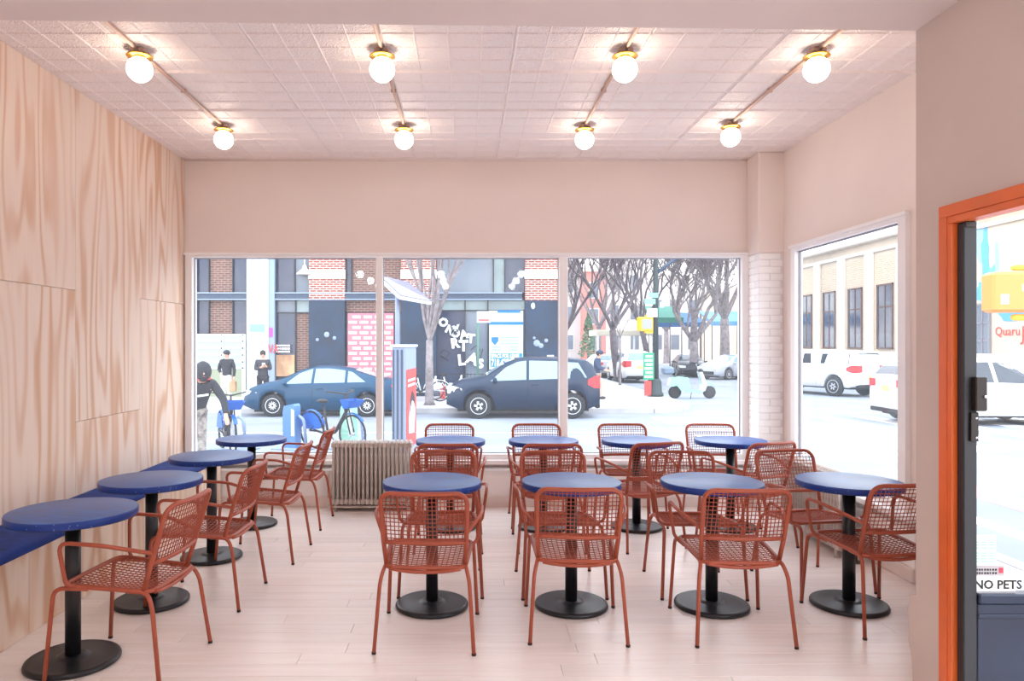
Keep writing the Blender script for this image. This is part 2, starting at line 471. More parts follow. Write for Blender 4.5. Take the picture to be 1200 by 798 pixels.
while y < YW - 0.01:
    y1 = min(y + PW, YW); xr = XR
    x = XL - random.uniform(0, 1.2)
    while x < xr - 0.01:
        x1 = x + random.choice((1.2, 1.5, 1.8, 2.1))
        if xr - x1 < 0.3: x1 = xr
        plank(max(x, XL), min(x1, xr), y, y1)
        x = x1
    y = y1
m = MB()      # nearer the camera than the frame shows: one joined field of planks
y = YB
while y < 2.30 - 0.01:
    m.box((XL, y + 0.001, -0.02), (XR, min(y + PW, 2.30) - 0.001, 0)); y += PW
tag(m.build('plank_field', M['plank'], fl), kind='stuff')

# left plywood wall: backing and sheets
wl = MB().box((XL - 0.2, YB - 0.2, -0.02), (XL - 0.018, YW + 0.2, 3.7)).build('wall_left', M['trimw'])
tag(wl, kind='structure')
def sheet(y0, y1, z0, z1, x=XL, t=0.018, name='plywood_sheet', parent=None):
    g = 0.0015
    cy, cz = (y0 + y1) / 2, (z0 + z1) / 2
    return MB().cbox((-t, -(y1 - y0) / 2 + g, -(z1 - z0) / 2 + g), (0, (y1 - y0) / 2 - g, (z1 - z0) / 2 - g), 0.0012).build(name, M['ply'], parent, (x, cy, cz), fix=False)
cols = [(-2.6, -1.0, 1.98), (-1.0, 0.3, 1.03), (0.3, 1.53, 1.98), (1.53, 2.75, 1.03), (2.75, 3.97, 1.03), (3.97, 5.20, 1.975), (5.20, 6.22, 1.03), (6.22, 7.20, 1.98)]
for y0, y1, zs in cols:
    sheet(y0, y1, 0, zs, parent=wl)
    sheet(y0, y1, zs, ZC if y0 > 3.2 else ZC, parent=wl)

# front wall (street side)
wf = MB()
GX0, GX1, GZ0, GZ1 = -2.79, 2.78, 0.45, 2.475
wf.box((XL - 0.2, YW, -0.6), (XR + 0.3, YW + 0.25, GZ0))
wf.box((XL - 0.2, YW, GZ1), (XR + 0.3, YW + 0.25, 3.9))
wf.box((XL - 0.2, YW, GZ0), (GX0, YW + 0.25, GZ1))
wf.box((GX1, YW, GZ0), (XR + 0.3, YW + 0.25, GZ1))
wf = wf.build('wall_front', M['wall']); tag(wf, kind='structure')

# window bands: frame, mullions, panes, stop beads
w1 = empty('window_1', (0, YW, 0), kind='structure')
F = MB()
fy0, fy1 = -0.035, 0.10
F.box((GX0, fy0, GZ0), (-2.725, fy1, GZ1)); F.box((2.715, fy0, GZ0), (GX1, fy1, GZ1))
F.box((-2.725, fy0, 2.445), (2.715, fy1, GZ1)); F.box((-2.725, fy0, GZ0), (2.715, fy1, 0.50))
F.box((GX0 - 0.015, fy0 - 0.015, 2.468), (GX1, fy0 + 0.01, 2.492))
F.build('window_frame', M['trimw'], w1)
for xa, xb in ((-0.905, -0.840), (0.905, 0.990)):
    MB().cbox((xa, -0.045, 0.50), (xb, 0.10, 2.445), 0.006).build('mullion', M['trimw'], w1)
for xa, xb in ((-2.725, -0.905), (-0.840, 0.905), (0.990, 2.715)):
    MB().quad((xa, 0.05, 0.50), (xb, 0.05, 0.50), (xb, 0.05, 2.445), (xa, 0.05, 2.445)).build('pane', M['glass'], w1, fix=False)
    b = MB()
    for (p, q) in (((xa, 0.502), (xb, 0.502)), ((xa, 2.443), (xb, 2.443)), ((xa, 0.5), (xa, 2.445)), ((xb, 0.5), (xb, 2.445))):
        b.bar((p[0], 0.035, p[1]), (q[0], 0.035, q[1]), 0.014, 0.014)
    b.build('glazing_bead', mat('grey_gasket', (150, 150, 158), 0.5), w1)
MB().cbox((XL, -0.10, 0.405), (2.77, 0.0, 0.45), 0.006).build('sill', M['trimw'], w1)
lw = MB().cbox((XL, 7.09, 0.0), (2.77, YW, 0.345), 0.004).build('trim_1', M['low']); tag(lw, kind='structure')
cap = MB().cbox((XL, 7.07, 0.345), (2.77, YW, 0.37), 0.004).build('trim_2', M['trimw']); tag(cap, kind='structure')
bb = MB().cbox((XL, 7.07, 0.0), (2.77, 7.09, 0.10), 0.004).build('baseboard_front', M['base']); tag(bb, kind='structure')
# stacked splice plates seen on the low wall between the panels
for x in (-1.36, 0.42, 1.9):
    tag(MB().cbox((x, 7.083, 0.10), (x + 0.03, 7.095, 0.345), 0.002).build('trim_3', M['base']), kind='structure')

# brick column in the corner: plastered above, painted brick below
co = empty('pillar', (0, 0, 0), kind='structure')
CX0, CY0 = 2.775, 6.91
MB().box((CX0 + 0.012, CY0 + 0.012, 0), (XR + 0.1, YW, 2.46)).build('mortar_core', M['mortarw'], co)
MB().cbox((CX0 - 0.006, CY0 - 0.006, 2.455), (XR + 0.1, YW, ZC), 0.01).build('plaster', M['wall'], co)
bh = 0.0665
zc = 0.0; k = 0
def brick(p, q, parent):
    c = [(a + b) / 2 for a, b in zip(p, q)]; h = [abs(b - a) / 2 for a, b in zip(p, q)]
    return MB().cbox((-h[0], -h[1], -h[2]), h, 0.004).build('brick', M['brickw'], parent, c, fix=False)
while zc < 2.45:
    z1 = min(zc + bh, 2.455)
    off = random.uniform(-0.002, 0.002)
    if k % 2 == 0:
        brick((CX0 + off, CY0, zc + 0.003), (XR - 0.03, CY0 + 0.10, z1 - 0.003), co)
        brick((CX0 + off, CY0 + 0.106, zc + 0.003), (CX0 + 0.1, YW - 0.003, z1 - 0.003), co)
    else:
        brick((CX0 + off, CY0, zc + 0.003), (CX0 + 0.10, CY0 + 0.2, z1 - 0.003), co)
        brick((CX0 + 0.106, CY0 + off, zc + 0.003), (XR - 0.003, CY0 + 0.1, z1 - 0.003), co)
        brick((CX0 + off, CY0 + 0.206, zc + 0.003), (CX0 + 0.1, YW - 0.003, z1 - 0.003), co)
    zc = z1; k += 1

# right wall with its window
wr = MB()
RY0, RY1, RZ0, RZ1 = 4.93, 6.68, 0.45, 2.475
wr.box((XR, 4.80, -0.6), (XR + 0.06, YW + 0.25, RZ0)); wr.box((XR, 4.80, RZ1), (XR + 0.06, YW + 0.25, 3.9))
wr.box((XR, RY1, RZ0), (XR + 0.06, YW + 0.25, RZ1)); wr.box((XR, 4.80, RZ0), (XR + 0.06, RY0, RZ1))
wr = wr.build('wall_right', M['wall']); tag(wr, kind='structure')
w2 = empty('window_2', (XR, 0, 0), kind='structure')
F = MB()
F.box((-0.035, RY1 - 0.08, RZ0), (0.04, RY1, RZ1)); F.box((-0.035, RY0, RZ0), (0.04, RY0 + 0.09, RZ1))
F.box((-0.035, RY0 + 0.09, 2.435), (0.04, RY1 - 0.08, RZ1)); F.box((-0.035, RY0 + 0.09, RZ0), (0.04, RY1 - 0.08, 0.50))
F.box((-0.05, RY0 - 0.02, 2.468), (-0.02, RY1 + 0.02, 2.492))
F.build('window_frame', M['trimw'], w2)
ya, yb = RY0 + 0.09, RY1 - 0.08
MB().quad((0.025, ya, 0.5), (0.025, yb, 0.5), (0.025, yb, 2.435), (0.025, ya, 2.435)).build('pane', M['glass'], w2, fix=False)
b = MB()
for p, q in (((ya, .502), (yb, .502)), ((ya, 2.433), (yb, 2.433)), ((ya, .5), (ya, 2.435)), ((yb, .5), (yb, 2.435))):
    b.bar((0.012, p[0], p[1]), (0.012, q[0], q[1]), 0.02, 0.02)
b.build('glazing_bead', mat('grey_gasket', (150, 150, 158), 0.5), w2)
MB().cbox((-0.10, 4.80, 0.405), (0, 6.91, 0.45), 0.006).build('sill', M['trimw'], w2)
tag(MB().cbox((XR - 0.05, 4.80, 0), (XR, 6.91, 0.345), 0.004).build('trim_4', M['low']), kind='structure')
tag(MB().cbox((XR - 0.065, 4.80, 0), (XR - 0.05, 6.91, 0.10), 0.004).build('baseboard_right', M['base']), kind='structure')

# slanted return wall of the entrance recess, then the near door wall
m = MB(); m.prism([(XD + 0.02, YE - 0.02), (XD + 0.10, YE - 0.02), (XR + 0.06, 4.72), (XR + 0.06, 4.80), (XR, 4.80)], -0.02, 3.75, axis='z')
tag(m.build('wall_recess', M['wall']), kind='structure')
DY0, DY1, DZ = 1.62, 3.06, 2.125     # opening
WT = 0.05
m = MB()
m.box((XD, DY1, -0.02), (XD + WT, YE, 3.75)); m.box((XD, YB, -0.02), (XD + WT, DY0, 3.75)); m.box((XD, DY0, DZ), (XD + WT, DY1, 3.75))
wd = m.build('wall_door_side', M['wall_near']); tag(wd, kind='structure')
pts = [(3.29, 0.0), (3.325, 0.02), (3.335, 0.16), (3.36, 0.22), (3.35, 0.30), (3.365, 0.36), (3.345, 0.405), (3.36, 0.43), (3.29, 0.45)]
MB().prism(pts, XD + 0.001, XD + 0.04, axis='x').build('loose_plaster', M['wall_near'], wd)

# door opening: orange casing and jambs
d1 = empty('door_1', (XD, 0, 0), kind='structure')
m = MB()
m.cbox((-0.022, DY1, 0), (0.0, DY1 + 0.05, DZ), 0.002)
m.cbox((-0.022, DY0 - 0.05, 0), (0.0, DY0, DZ), 0.002)
m.cbox((-0.022, DY0 - 0.05, DZ), (0.0, DY1 + 0.05, DZ + 0.05), 0.002)
m.build('casing', M['orange'], d1)
m = MB()
m.cbox((-0.018, DY1 - 0.03, 0), (WT, DY1, DZ - 0.03), 0.002); m.cbox((-0.018, DY0, 0), (WT, DY0 + 0.03, DZ - 0.03), 0.002); m.cbox((-0.018, DY0, DZ - 0.03), (WT, DY1, DZ), 0.002)
m.build('jamb', M['orange'], d1)
MB().box((0, DY0, -0.02), (WT + 0.02, DY1, 0.012)).build('threshold', mat('worn_aluminium', (150, 150, 152), 0.4, metal=0.8), d1)

# glazed leaf standing open, square to the wall
LY = 2.985
d2 = empty('door_2', (XD + 0.002, LY, 0), kind='structure')
LW, LH = 0.95, 2.09
MB().cbox((0.0, 0, 0.02), (0.056, 0.042, LH), 0.004).build('stile', M['stile'], d2)
MB().cbox((LW - 0.056, 0, 0.02), (LW, 0.042, LH), 0.004).build('stile', M['stile'], d2)
m = MB(); m.cbox((0.056, 0.0, 0.02), (LW - 0.056, 0.042, 0.52), 0.004); m.cbox((0.056, -0.012, 0.52), (LW - 0.056, 0.05, 0.562), 0.006); m.cbox((0.056, -0.006, 0.46), (LW - 0.056, 0.0, 0.478), 0.003)
m.build('kick_panel', M['navy'], d2)
MB().quad((0.056, 0.022, 0.562), (LW - 0.056, 0.022, 0.562), (LW - 0.056, 0.022, LH - 0.004), (0.056, 0.022, LH - 0.004)).build('pane', M['doorglass'], d2, fix=False)
MB().cbox((0.004, -0.006, LH - 0.02), (0.05, 0.03, LH + 0.004), 0.002).build('hinge', M['darkmetal'], d2)
lk = MB().cbox((0.03, -0.03, 1.315), (0.078, 0.0, 1.455), 0.004).build('lock_case', M['darkmetal'], d2)
MB().lathe([(0.0, -0.036), (0.006, -0.036), (0.006, -0.03)], 12, (0.066, 0, 1.375), axis='y').build('lock_cylinder', mat('bright_nickel', (220, 220, 225), 0.25, metal=1), lk)
m = MB().cbox((0.022, -0.012, 1.19), (0.054, 0.0, 1.31), 0.002)
pl = m.build('strike_plate', M['darkmetal'], d2)
for z in (1.205, 1.285): MB().lathe([(0.0, -0.015), (0.005, -0.014), (0.005, -0.012)], 8, (0.044, 0, z), axis='y').build('screw', mat('bright_nickel', (220, 220, 225), 0.25, metal=1), pl)
# notices stuck to the glass
def notice(name, x0, x1, z0, z1, mt, label, y=LY - 0.001):
    o = MB().cbox((0, 0, 0), (x1 - x0, 0.002, z1 - z0), 0.0004).build(name, mt, None, (x0, y + 0.02, z0), fix=False)
    return tag(o, label, 'sign')
nx = lambda p: fx(p, LY + 0.015); nz = lambda p: fz(p, LY + 0.015)
n1 = notice('paper_notice', nx(1139), nx(1168), nz(673), nz(627), M['greenpaper'], 'pale green paper notice taped behind the door glass above the stickers')
mm = MB()
for i, z in enumerate((0.13, 0.118, 0.106, 0.085, 0.073, 0.061, 0.05, 0.03)):
    for j in range(3): mm.box((0.008 + j * 0.032, -0.0008, z), (0.008 + j * 0.032 + 0.022 + 0.004 * ((i + j) % 2), 0.0, z + 0.004))
tag(mm.build('print', mat('faint_green_ink', (150, 190, 176), 0.6), n1))
n2 = notice('grey_sticker', nx(1139), nx(1177), nz(675), nz(663), M['greypaper'], 'narrow grey sticker with small print above the white pets notice', LY - 0.004)
mm = MB()
for z in (0.022, 0.008):
    for j in range(9): mm.box((0.006 + j * 0.0112, -0.0008, z), (0.006 + j * 0.0112 + (0.008 if j % 3 else 0.006), 0.0, z + 0.008))
tag(mm.build('fine_print', M['ink'], n2), kind='stuff')
ps = MB().box((0.112, -0.001, 0.012), (0.13, 0, 0.034)).build('red_mark', mat('red_mark', (190, 60, 80), 0.6), n2)
n3 = notice('pets_sign', nx(1139), nx(1190), nz(693), nz(676), M['paper'], 'white sign reading NO PETS low on the door glass', LY - 0.006)
text('sign_text', 'NO PETS', 0.050, M['ink'], (0.008, -0.001, 0.012), parent=n3, ext=0.0004, bold=0.0012)
n4 = notice('strip_label', nx(1139), nx(1190), nz(698), nz(694), M['greypaper'], 'thin grey strip label along the bottom edge of the door glass', LY - 0.008)

# soffit over the near half of the room, its far edge slightly out of square
m = MB(); m.prism([(XL - 0.1, YB - 0.2), (XD + 0.005, YB - 0.2), (XD + 0.005, YE), (XL - 0.1, YE - 0.13)], ZS, 3.9, axis='z')
tag(m.build('beam', M['soffit']), kind='structure')
# back wall
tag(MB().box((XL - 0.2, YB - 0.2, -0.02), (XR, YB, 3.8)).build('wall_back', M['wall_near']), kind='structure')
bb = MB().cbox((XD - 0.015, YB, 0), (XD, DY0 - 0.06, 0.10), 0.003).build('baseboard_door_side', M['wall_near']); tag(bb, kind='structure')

# pressed-tin ceiling: sheets as parts, beads in relief
ce = MB().box((XL - 0.2, YE - 0.2, ZC + 0.004), (XR + 0.3, YW + 0.3, ZC + 0.4)).build('ceiling', M['soffit']); tag(ce, kind='structure')
SX, SY, TS = 0.80, 0.80, 0.20
_sheets = {}
def tin(nx_, ny_):
    k = (nx_, ny_)
    if k in _sheets: return _sheets[k]
    m = MB(); w, h = nx_ * TS, ny_ * TS
    e = 0.0008
    m.quad((e, e, 0.0), (e, h - e, 0.0), (w - e, h - e, 0.0), (w - e, e, 0.0))
    for i in range(nx_ + 1):
        x = i * TS; ww = 0.009 if i in (0, nx_) else 0.007; hh = 0.007 if i in (0, nx_) else 0.0055
        x = min(max(x, ww + e), w - ww - e)
        m.add([(x - ww, e, 0), (x, e, -hh), (x + ww, e, 0), (x - ww, h - e, 0), (x, h - e, -hh), (x + ww, h - e, 0)], [(0, 1, 4, 3), (1, 2, 5, 4)])
    for j in range(ny_ + 1):
        y = j * TS; ww = 0.009 if j in (0, ny_) else 0.006; hh = 0.009 if j in (0, ny_) else 0.006
        y = min(max(y, ww + e), h - ww - e)
        m.add([(e, y - ww, 0), (e, y, -hh), (e, y + ww, 0), (w - e, y - ww, 0), (w - e, y, -hh), (w - e, y + ww, 0)], [(0, 3, 4, 1), (1, 4, 5, 2)])
    o = m.build('tin_sheet', M['tin'], ce, fix=False)
    _sheets[k] = o.data
    bpy.data.objects.remove(o)
    return _sheets[k]
x0 = -2.717; y0 = YE - 0.2 + 0.17
ix = x0 - 0.2
xs = []; x = -2.917
while x < XR - 0.01: xs.append(x); x += SX
ys = []; y = 3.27
while y < YW - 0.01: ys.append(y); y += SY
for x in xs:
    for y in ys:
        n1_, n2_ = 4, 4
        while x + n1_ * TS > XR + 0.12 and n1_ > 1: n1_ -= 1
        while y + n2_ * TS > YW + 0.12 and n2_ > 1: n2_ -= 1
        inst('tin_sheet', tin(n1_, n2_), ce, (x, y, ZC))
# small cove bead at the front wall / ceiling meeting
tag(MB().tube([(XL, YW - 0.006, ZC - 0.004), (XR, YW - 0.006, ZC - 0.004)], 0.012, 6).build('trim_5', M['wall']), kind='structure')

# ================================================================== BENCH
be = empty('wall_bench', (XL, 0, 0), label='long built-in plywood bench with blue cushion along the plywood wall', cat='bench')
for y0, y1 in ((1.53, 2.75), (2.75, 3.97), (3.97, 5.20), (5.20, 6.42), (6.42, 7.06)):
    o = sheet(y0, y1, 0, 0.455, x=0.41, name='front_board', parent=be)
MB().box((0, 1.5, 0.437), (0.40, 7.06, 0.455)).build('seat_board', M['ply'], be)
m = MB()
P = []
n = 60
for i in range(n + 1):
    y = 1.5 + (7.05 - 1.5) * i / n
    wv = 0.004 * sin(i * 1.7) + 0.003 * sin(i * 0.6 + 1)
    P.append([(0.003, y, 0.456), (0.425, y, 0.456), (0.432, y, 0.468), (0.430 + wv * 0.3, y, 0.492), (0.41, y, 0.505 + wv * 0.5), (0.25, y, 0.512 + wv), (0.06, y, 0.512), (0.003, y, 0.50)])
vv = [p for r in P for p in r]
ff = []
for i in range(n):
    for k in range(8): ff.append((i * 8 + k, i * 8 + (k + 1) % 8, (i + 1) * 8 + (k + 1) % 8, (i + 1) * 8 + k))
ff += [tuple(range(8)), tuple(n * 8 + k for k in range(7, -1, -1))]
m.sm = True; m.add(vv, ff)
m.build('cushion', M['cushion'], be)

# ================================================================== TABLES
def table_proto():
    t = empty('cafe_table')
    m = MB(); m.lathe([(0.0, 0.722), (0.294, 0.722), (0.298, 0.725)], 64)
    m.cur = 1; m.lathe([(0.298, 0.725), (0.300, 0.728), (0.300, 0.756), (0.2985, 0.7595)], 64)
    m.cur = 2; m.lathe([(0.2985, 0.7595), (0.294, 0.761), (0.0, 0.761)], 64)
    m.build('table_top', [M['black'], M['edge'], M['top']], t)
    MB().lathe([(0.0365, 0.03), (0.0365, 0.715)], 28).build('column', M['black'], t)
    m = MB(); m.lathe([(0.0, 0.714), (0.06, 0.714), (0.06, 0.722)], 20)
    for a in range(4): m.bar((0.03 * cos(a * pi / 2), 0.03 * sin(a * pi / 2), 0.712), (0.2 * cos(a * pi / 2), 0.2 * sin(a * pi / 2), 0.716), 0.03, 0.012)
    m.build('mounting_plate', M['black'], t)
    MB().lathe([(0.0, 0.0), (0.214, 0.0), (0.220, 0.004), (0.221, 0.014), (0.217, 0.023), (0.207, 0.028), (0.199, 0.0265), (0.18, 0.0275), (0.085, 0.031), (0.072, 0.0335), (0.066, 0.039), (0.050, 0.041), (0.0, 0.041)], 64).build('base', M['black'], t)
    return t
proto_t = table_proto()
TL = ['small round blue cafe table nearest the camera in the row along the bench',
      'small round blue cafe table second from the camera in the row along the bench',
      'small round blue cafe table third from the camera in the row along the bench',
      'small round blue cafe table at the window end of the row along the bench',
      'round blue table in the near row, first from the bench, before the radiator',
      'round blue table in the near row, second from the bench side',
      'round blue table in the near row, second from the side window',
      'round blue table in the near row closest to the side window',
      'round blue table at the street window directly beside the tall radiator',
      'round blue table at the street window, second from the tall radiator',
      'round blue table at the street window, third from the tall radiator',
      'round blue table at the street window closest to the white brick pillar']
TP = [(-1.975, 3.63), (-1.947, 4.47), (-1.905, 5.40), (-1.90, 6.38),
      (-0.216, 4.40), (0.628, 4.40), (1.480, 4.40), (2.318, 4.41),
      (-0.148, 6.28), (0.656, 6.28), (1.462, 6.28), (2.275, 6.28)]
TG = ['tables along the bench'] * 4 + ['near row of tables'] * 4 + ['window row of tables'] * 4
random.seed(3)
for i, (x, y) in enumerate(TP):
    o = proto_t if i == 0 else copy_tree(proto_t)
    o.location = (x, y, 0); o.rotation_euler = (0, 0, random.uniform(-0.5, 0.5))
    tag(o, TL[i], 'table', TG[i])

# ================================================================== CHAIRS
def chair_proto():
    t = empty('mesh_armchair')
    ft = M['terra']
    seat = rpath([(-0.236, 0.225, 0.452), (0.236, 0.225, 0.452), (0.208, -0.205, 0.425), (-0.208, -0.205, 0.425)], 0.06, 5, closed=True)
    MB().tube(seat, 0.0115, 8, closed=True).build('seat_frame', ft, t)
    def by(x, z):       # back surface y
        s = (z - 0.43) / 0.40
        return -0.165 - 0.125 * s - 0.028 * (1 - (x / 0.22) ** 2)
    pts = [(-0.206, -0.165, 0.425), (-0.216, by(-0.216, 0.56), 0.56), (-0.222, by(-0.222, 0.82), 0.82)]
    left = [Vector(p) for p in pts[:2]]
    top = []
    zt = 0.83
    for i in range(5):        # corner
        a = pi * 0.5 * i / 4
        x = -0.222 + 0.055 * (1 - cos(a)); z = zt - 0.055 * (1 - sin(a))
        top.append(Vector((x, by(x, z), z)))
    for i in range(1, 6):
        x = -0.167 + 0.334 * i / 6; top.append(Vector((x, by(x, zt), zt)))
    right = [Vector((-p.x, p.y, p.z)) for p in reversed(left + top[:5])]
    MB().tube(left + top + right, 0.0125, 8).build('back_frame', ft, t)
    zl = 0.560
    MB().tube([(x, by(x, zl) , zl) for x in [-0.215 + 0.43 * i / 8 for i in range(9)]], 0.012, 8).build('back_rail', ft, t)
    # woven cord panels
    m = MB()
    n = 20
    for i in range(1, n):
        x = -0.218 + 0.436 * i / n
        z1 = zt if abs(x) < 0.167 else zt - 0.055 + sqrt(max(0, 0.055 ** 2 - (abs(x) - 0.167) ** 2))
        m.tube([(x, by(x, z), z) for z in (zl, (zl + z1) / 2, z1)], 0.0026, 4, caps=False)
    for j in range(1, 12):
        z = zl + (zt - zl) * j / 12
        w = 0.219 if z < zt - 0.055 else 0.167 + sqrt(max(0, 0.055 ** 2 - (z - zt + 0.055) ** 2))
        m.tube([(x, by(x, z) + 0.001, z) for x in [-w + 2 * w * i / 6 for i in range(7)]], 0.0026, 4, caps=False)
    tag(m.build('back_netting', M['terranet'], t, fix=False), kind='stuff')
    m = MB()
    def sz(x, y):
        u = 1 - (x / 0.225) ** 2; v = 1 - ((y - 0.01) / 0.215) ** 2
        return 0.438 + 0.027 * (y / 0.43) - 0.022 * max(u, 0) * (0.35 + 0.65 * max(v, 0))
    n = 16
    for i in range(1, n):
        f = -1 + 2 * i / n
        m.tube([((0.2225 + 0.028 * (y / 0.43)) * f, y, sz(0.22 * f, y)) for y in [-0.202 + 0.424 * k / 5 for k in range(6)]], 0.0029, 4, caps=False)
    for j in range(1, n):
        y = -0.202 + 0.424 * j / n
        w = 0.2225 + 0.028 * (y / 0.43)
        m.tube([(w * (-1 + 2 * k / 6), y, sz(0.22 * (-1 + 2 * k / 6), y)) for k in range(7)], 0.0029, 4, caps=False)
    tag(m.build('seat_netting', M['terranet'], t, fix=False), kind='stuff')
    # cord wrapping along the rear seat edge and the lower back rail
    m = MB(); m.tube([(x, -0.205 - 0.004, 0.425 - 0.022 * (1 - (x / 0.2) ** 2)) for x in [-0.185 + 0.37 * i / 8 for i in range(9)]], 0.0105, 6)
    m.build('rear_rail', ft, t)
    for s in (-1, 1):
        arm = rpath([(s * 0.228, 0.150, 0.447), (s * 0.262, 0.185, 0.462), (s * 0.292, 0.205, 0.668), (s * 0.292, 0.00, 0.662), (s * 0.220, by(0.220, 0.615), 0.610)], 0.055, 5)
        MB().tube(arm, 0.0098, 8).build('arm', ft, t)
    for s in (-1, 1):
        lg = rpath([(s * 0.228, 0.10, 0.436), (s * 0.240, 0.262, 0.438), (s * 0.262, 0.295, 0.0)], 0.05, 5)
        a = MB().tube(lg, 0.0105, 8).build('leg', ft, t)
        MB().lathe([(0.0115, 0.0), (0.012, 0.012)], 8, (s * 0.2615, 0.2945, 0)).build('foot_cap', M['foot'], a)
        lg = rpath([(s * 0.206, -0.08, 0.424), (s * 0.214, -0.19, 0.424), (s * 0.232, -0.222, 0.36), (s * 0.257, -0.272, 0.0)], 0.05, 5)
        a = MB().tube(lg, 0.0105, 8).build('leg', ft, t)
        MB().lathe([(0.0115, 0.0), (0.012, 0.012)], 8, (s * 0.2565, -0.271, 0)).build('foot_cap', M['foot'], a)
    return t
proto_c = chair_proto()
CH = [  # x, y, heading (deg, 0 faces the street window), label, group
    (-1.665, 3.63, 84, 'terracotta mesh armchair facing the bench, nearest the camera', 'bench side chairs'),
    (-1.620, 4.57, 88, 'terracotta mesh armchair facing the bench, second from the camera', 'bench side chairs'),
    (-1.520, 5.49, 88, 'terracotta mesh armchair facing the bench, third from the camera', 'bench side chairs'),
    (-1.520, 6.44, 89, 'terracotta mesh armchair facing the bench, at the window end by the radiator', 'bench side chairs'),
    (-0.215, 3.98, -2, 'terracotta mesh armchair, back to the camera, at the near table before the tall radiator', 'near side chairs of the near row'),
    (0.600, 4.09, -3, 'terracotta mesh armchair, back to the camera, second in the near row from the bench', 'near side chairs of the near row'),
    (1.468, 4.06, -2, 'terracotta mesh armchair, back to the camera, third in the near row from the bench', 'near side chairs of the near row'),
    (2.350, 4.20, 8, 'terracotta mesh armchair at the near table by the side window, cut off by door wall', 'near side chairs of the near row'),
    (-0.170, 4.82, 180, 'terracotta mesh armchair facing the camera at the near table before the radiator', 'far side chairs of the near row'),
    (0.600, 4.80, 181, 'terracotta mesh armchair facing the camera at the second near table from the bench', 'far side chairs of the near row'),
    (1.480, 4.79, 178, 'terracotta mesh armchair facing the camera at the third near table from the bench', 'far side chairs of the near row'),
    (2.290, 4.86, 190, 'terracotta mesh armchair facing the camera at the near table by the side window', 'far side chairs of the near row'),
    (-0.150, 5.76, 0, 'terracotta mesh armchair facing the street at the window table beside the radiator', 'near side chairs of the window row'),
    (0.640, 5.76, 0, 'terracotta mesh armchair facing the street at the second window table from the radiator', 'near side chairs of the window row'),
    (1.375, 5.82, 17, 'turned terracotta mesh armchair facing the street, at the third window table from the radiator', 'near side chairs of the window row'),
    (2.240, 5.82, 20, 'turned terracotta mesh armchair facing the street at the window table by the brick pillar', 'near side chairs of the window row'),
    (-0.170, 6.53, 180, 'terracotta mesh armchair against the street window beside the radiator', 'far side chairs of the window row'),
    (0.645, 6.53, 180, 'terracotta mesh armchair against the street window, second from the radiator', 'far side chairs of the window row'),
    (1.455, 6.53, 181, 'terracotta mesh armchair against the street window, third from the radiator', 'far side chairs of the window row'),
    (2.265, 6.53, 178, 'terracotta mesh armchair against the street window, closest to the brick pillar', 'far side chairs of the window row'),
]
for i, (x, y, a, lb, g) in enumerate(CH):
    o = proto_c if i == 0 else copy_tree(proto_c)
    o.location = (x, y, 0); o.rotation_euler = (0, 0, R(a)); tag(o, lb, 'chair', g)

# ================================================================== RADIATORS
def radiator(name, loc, rz, nsec, pitch, H, depth, ncol, label):
    t = empty(name, loc, rz, label, 'radiator', 'cast iron radiators')
    m = MB(); w = 0.014
    cy = [depth * (k - (ncol - 1) / 2) / ncol for k in range(ncol)]
    for y in cy:
        m.tube([(0, y, 0.075), (0, y, H - 0.02)], w, 8)
    for z in (0.085, H - 0.035):
        m.cbox((-pitch / 2 + 0.001, cy[0] - w, z - 0.028), (pitch / 2 - 0.001, cy[-1] + w, z + 0.028), 0.008)
    m.tube([(0, cy[0], H - 0.02)] + [(0, cy[0] + (cy[-1] - cy[0]) * k / 6, H - 0.02 + 0.018 * sin(pi * k / 6)) for k in range(1, 6)] + [(0, cy[-1], H - 0.02)], w, 8)
    first = m.build('section', M['radi'], t, ((0.5 - nsec / 2) * pitch, 0, 0))
    for k in range(1, nsec):
        inst('section', first.data, t, ((k + 0.5 - nsec / 2) * pitch, 0, 0))
    for x in (-(nsec / 2 - 1) * pitch, (nsec / 2 - 1) * pitch):
        for y in (cy[0], cy[-1]): MB().tube([(x, y, 0.08), (x, y, 0.02), (x, y, 0.0)], [0.014, 0.018, 0.022], 8).build('foot', M['radi'], t)
    return t
r1 = radiator('column_radiator', (-0.915, 6.97, 0), 0, 19, 0.0405, 0.66, 0.17, 3, 'silver grey cast iron radiator below the street window beside the bench tables')
MB().cbox((-0.42, -0.10, 0.035), (0.40, 0.09, 0.05), 0.003).build('floor_rail', M['radi'], r1)
v = MB(); v.tube([(-0.385, -0.02, 0.12), (-0.42, -0.02, 0.12)], 0.012, 8); v.cbox((-0.434, -0.04, 0.24), (-0.414, 0.0, 0.36), 0.004); v.tube([(-0.424, -0.02, 0.12), (-0.424, -0.02, 0.24)], 0.006, 6)
v.build('air_valve', M['radi'], r1)
r2 = radiator('column_radiator', (2.80, 5.86, 0), pi / 2, 22, 0.0455, 0.62, 0.15, 3, 'silver grey cast iron radiator under the side window')
v = MB(); v.tube([(-0.5, -0.02, 0.10), (-0.60, -0.02, 0.10)], 0.018, 10)
v.tube([(-0.58, -0.02, 0.0), (-0.58, -0.02, 0.14)], 0.016, 10); v.ball((-0.58, -0.02, 0.10), 0.035, 10, 8)
v.lathe([(0.0, 0.155), (0.028, 0.155), (0.03, 0.148), (0.028, 0.14), (0.0, 0.14)], 14, (-0.58, -0.02, 0.02))
v.tube([(-0.58, -0.02, 0.14), (-0.58, -0.02, 0.17)], 0.008, 6)
v.build('shut_off_valve', M['rusty'], r2)
v = MB(); v.lathe([(0.05, 0.0), (0.045, 0.008), (0.02, 0.012)], 16, (-0.58, -0.02, 0)); v.build('floor_flange', M['rusty'], r2)

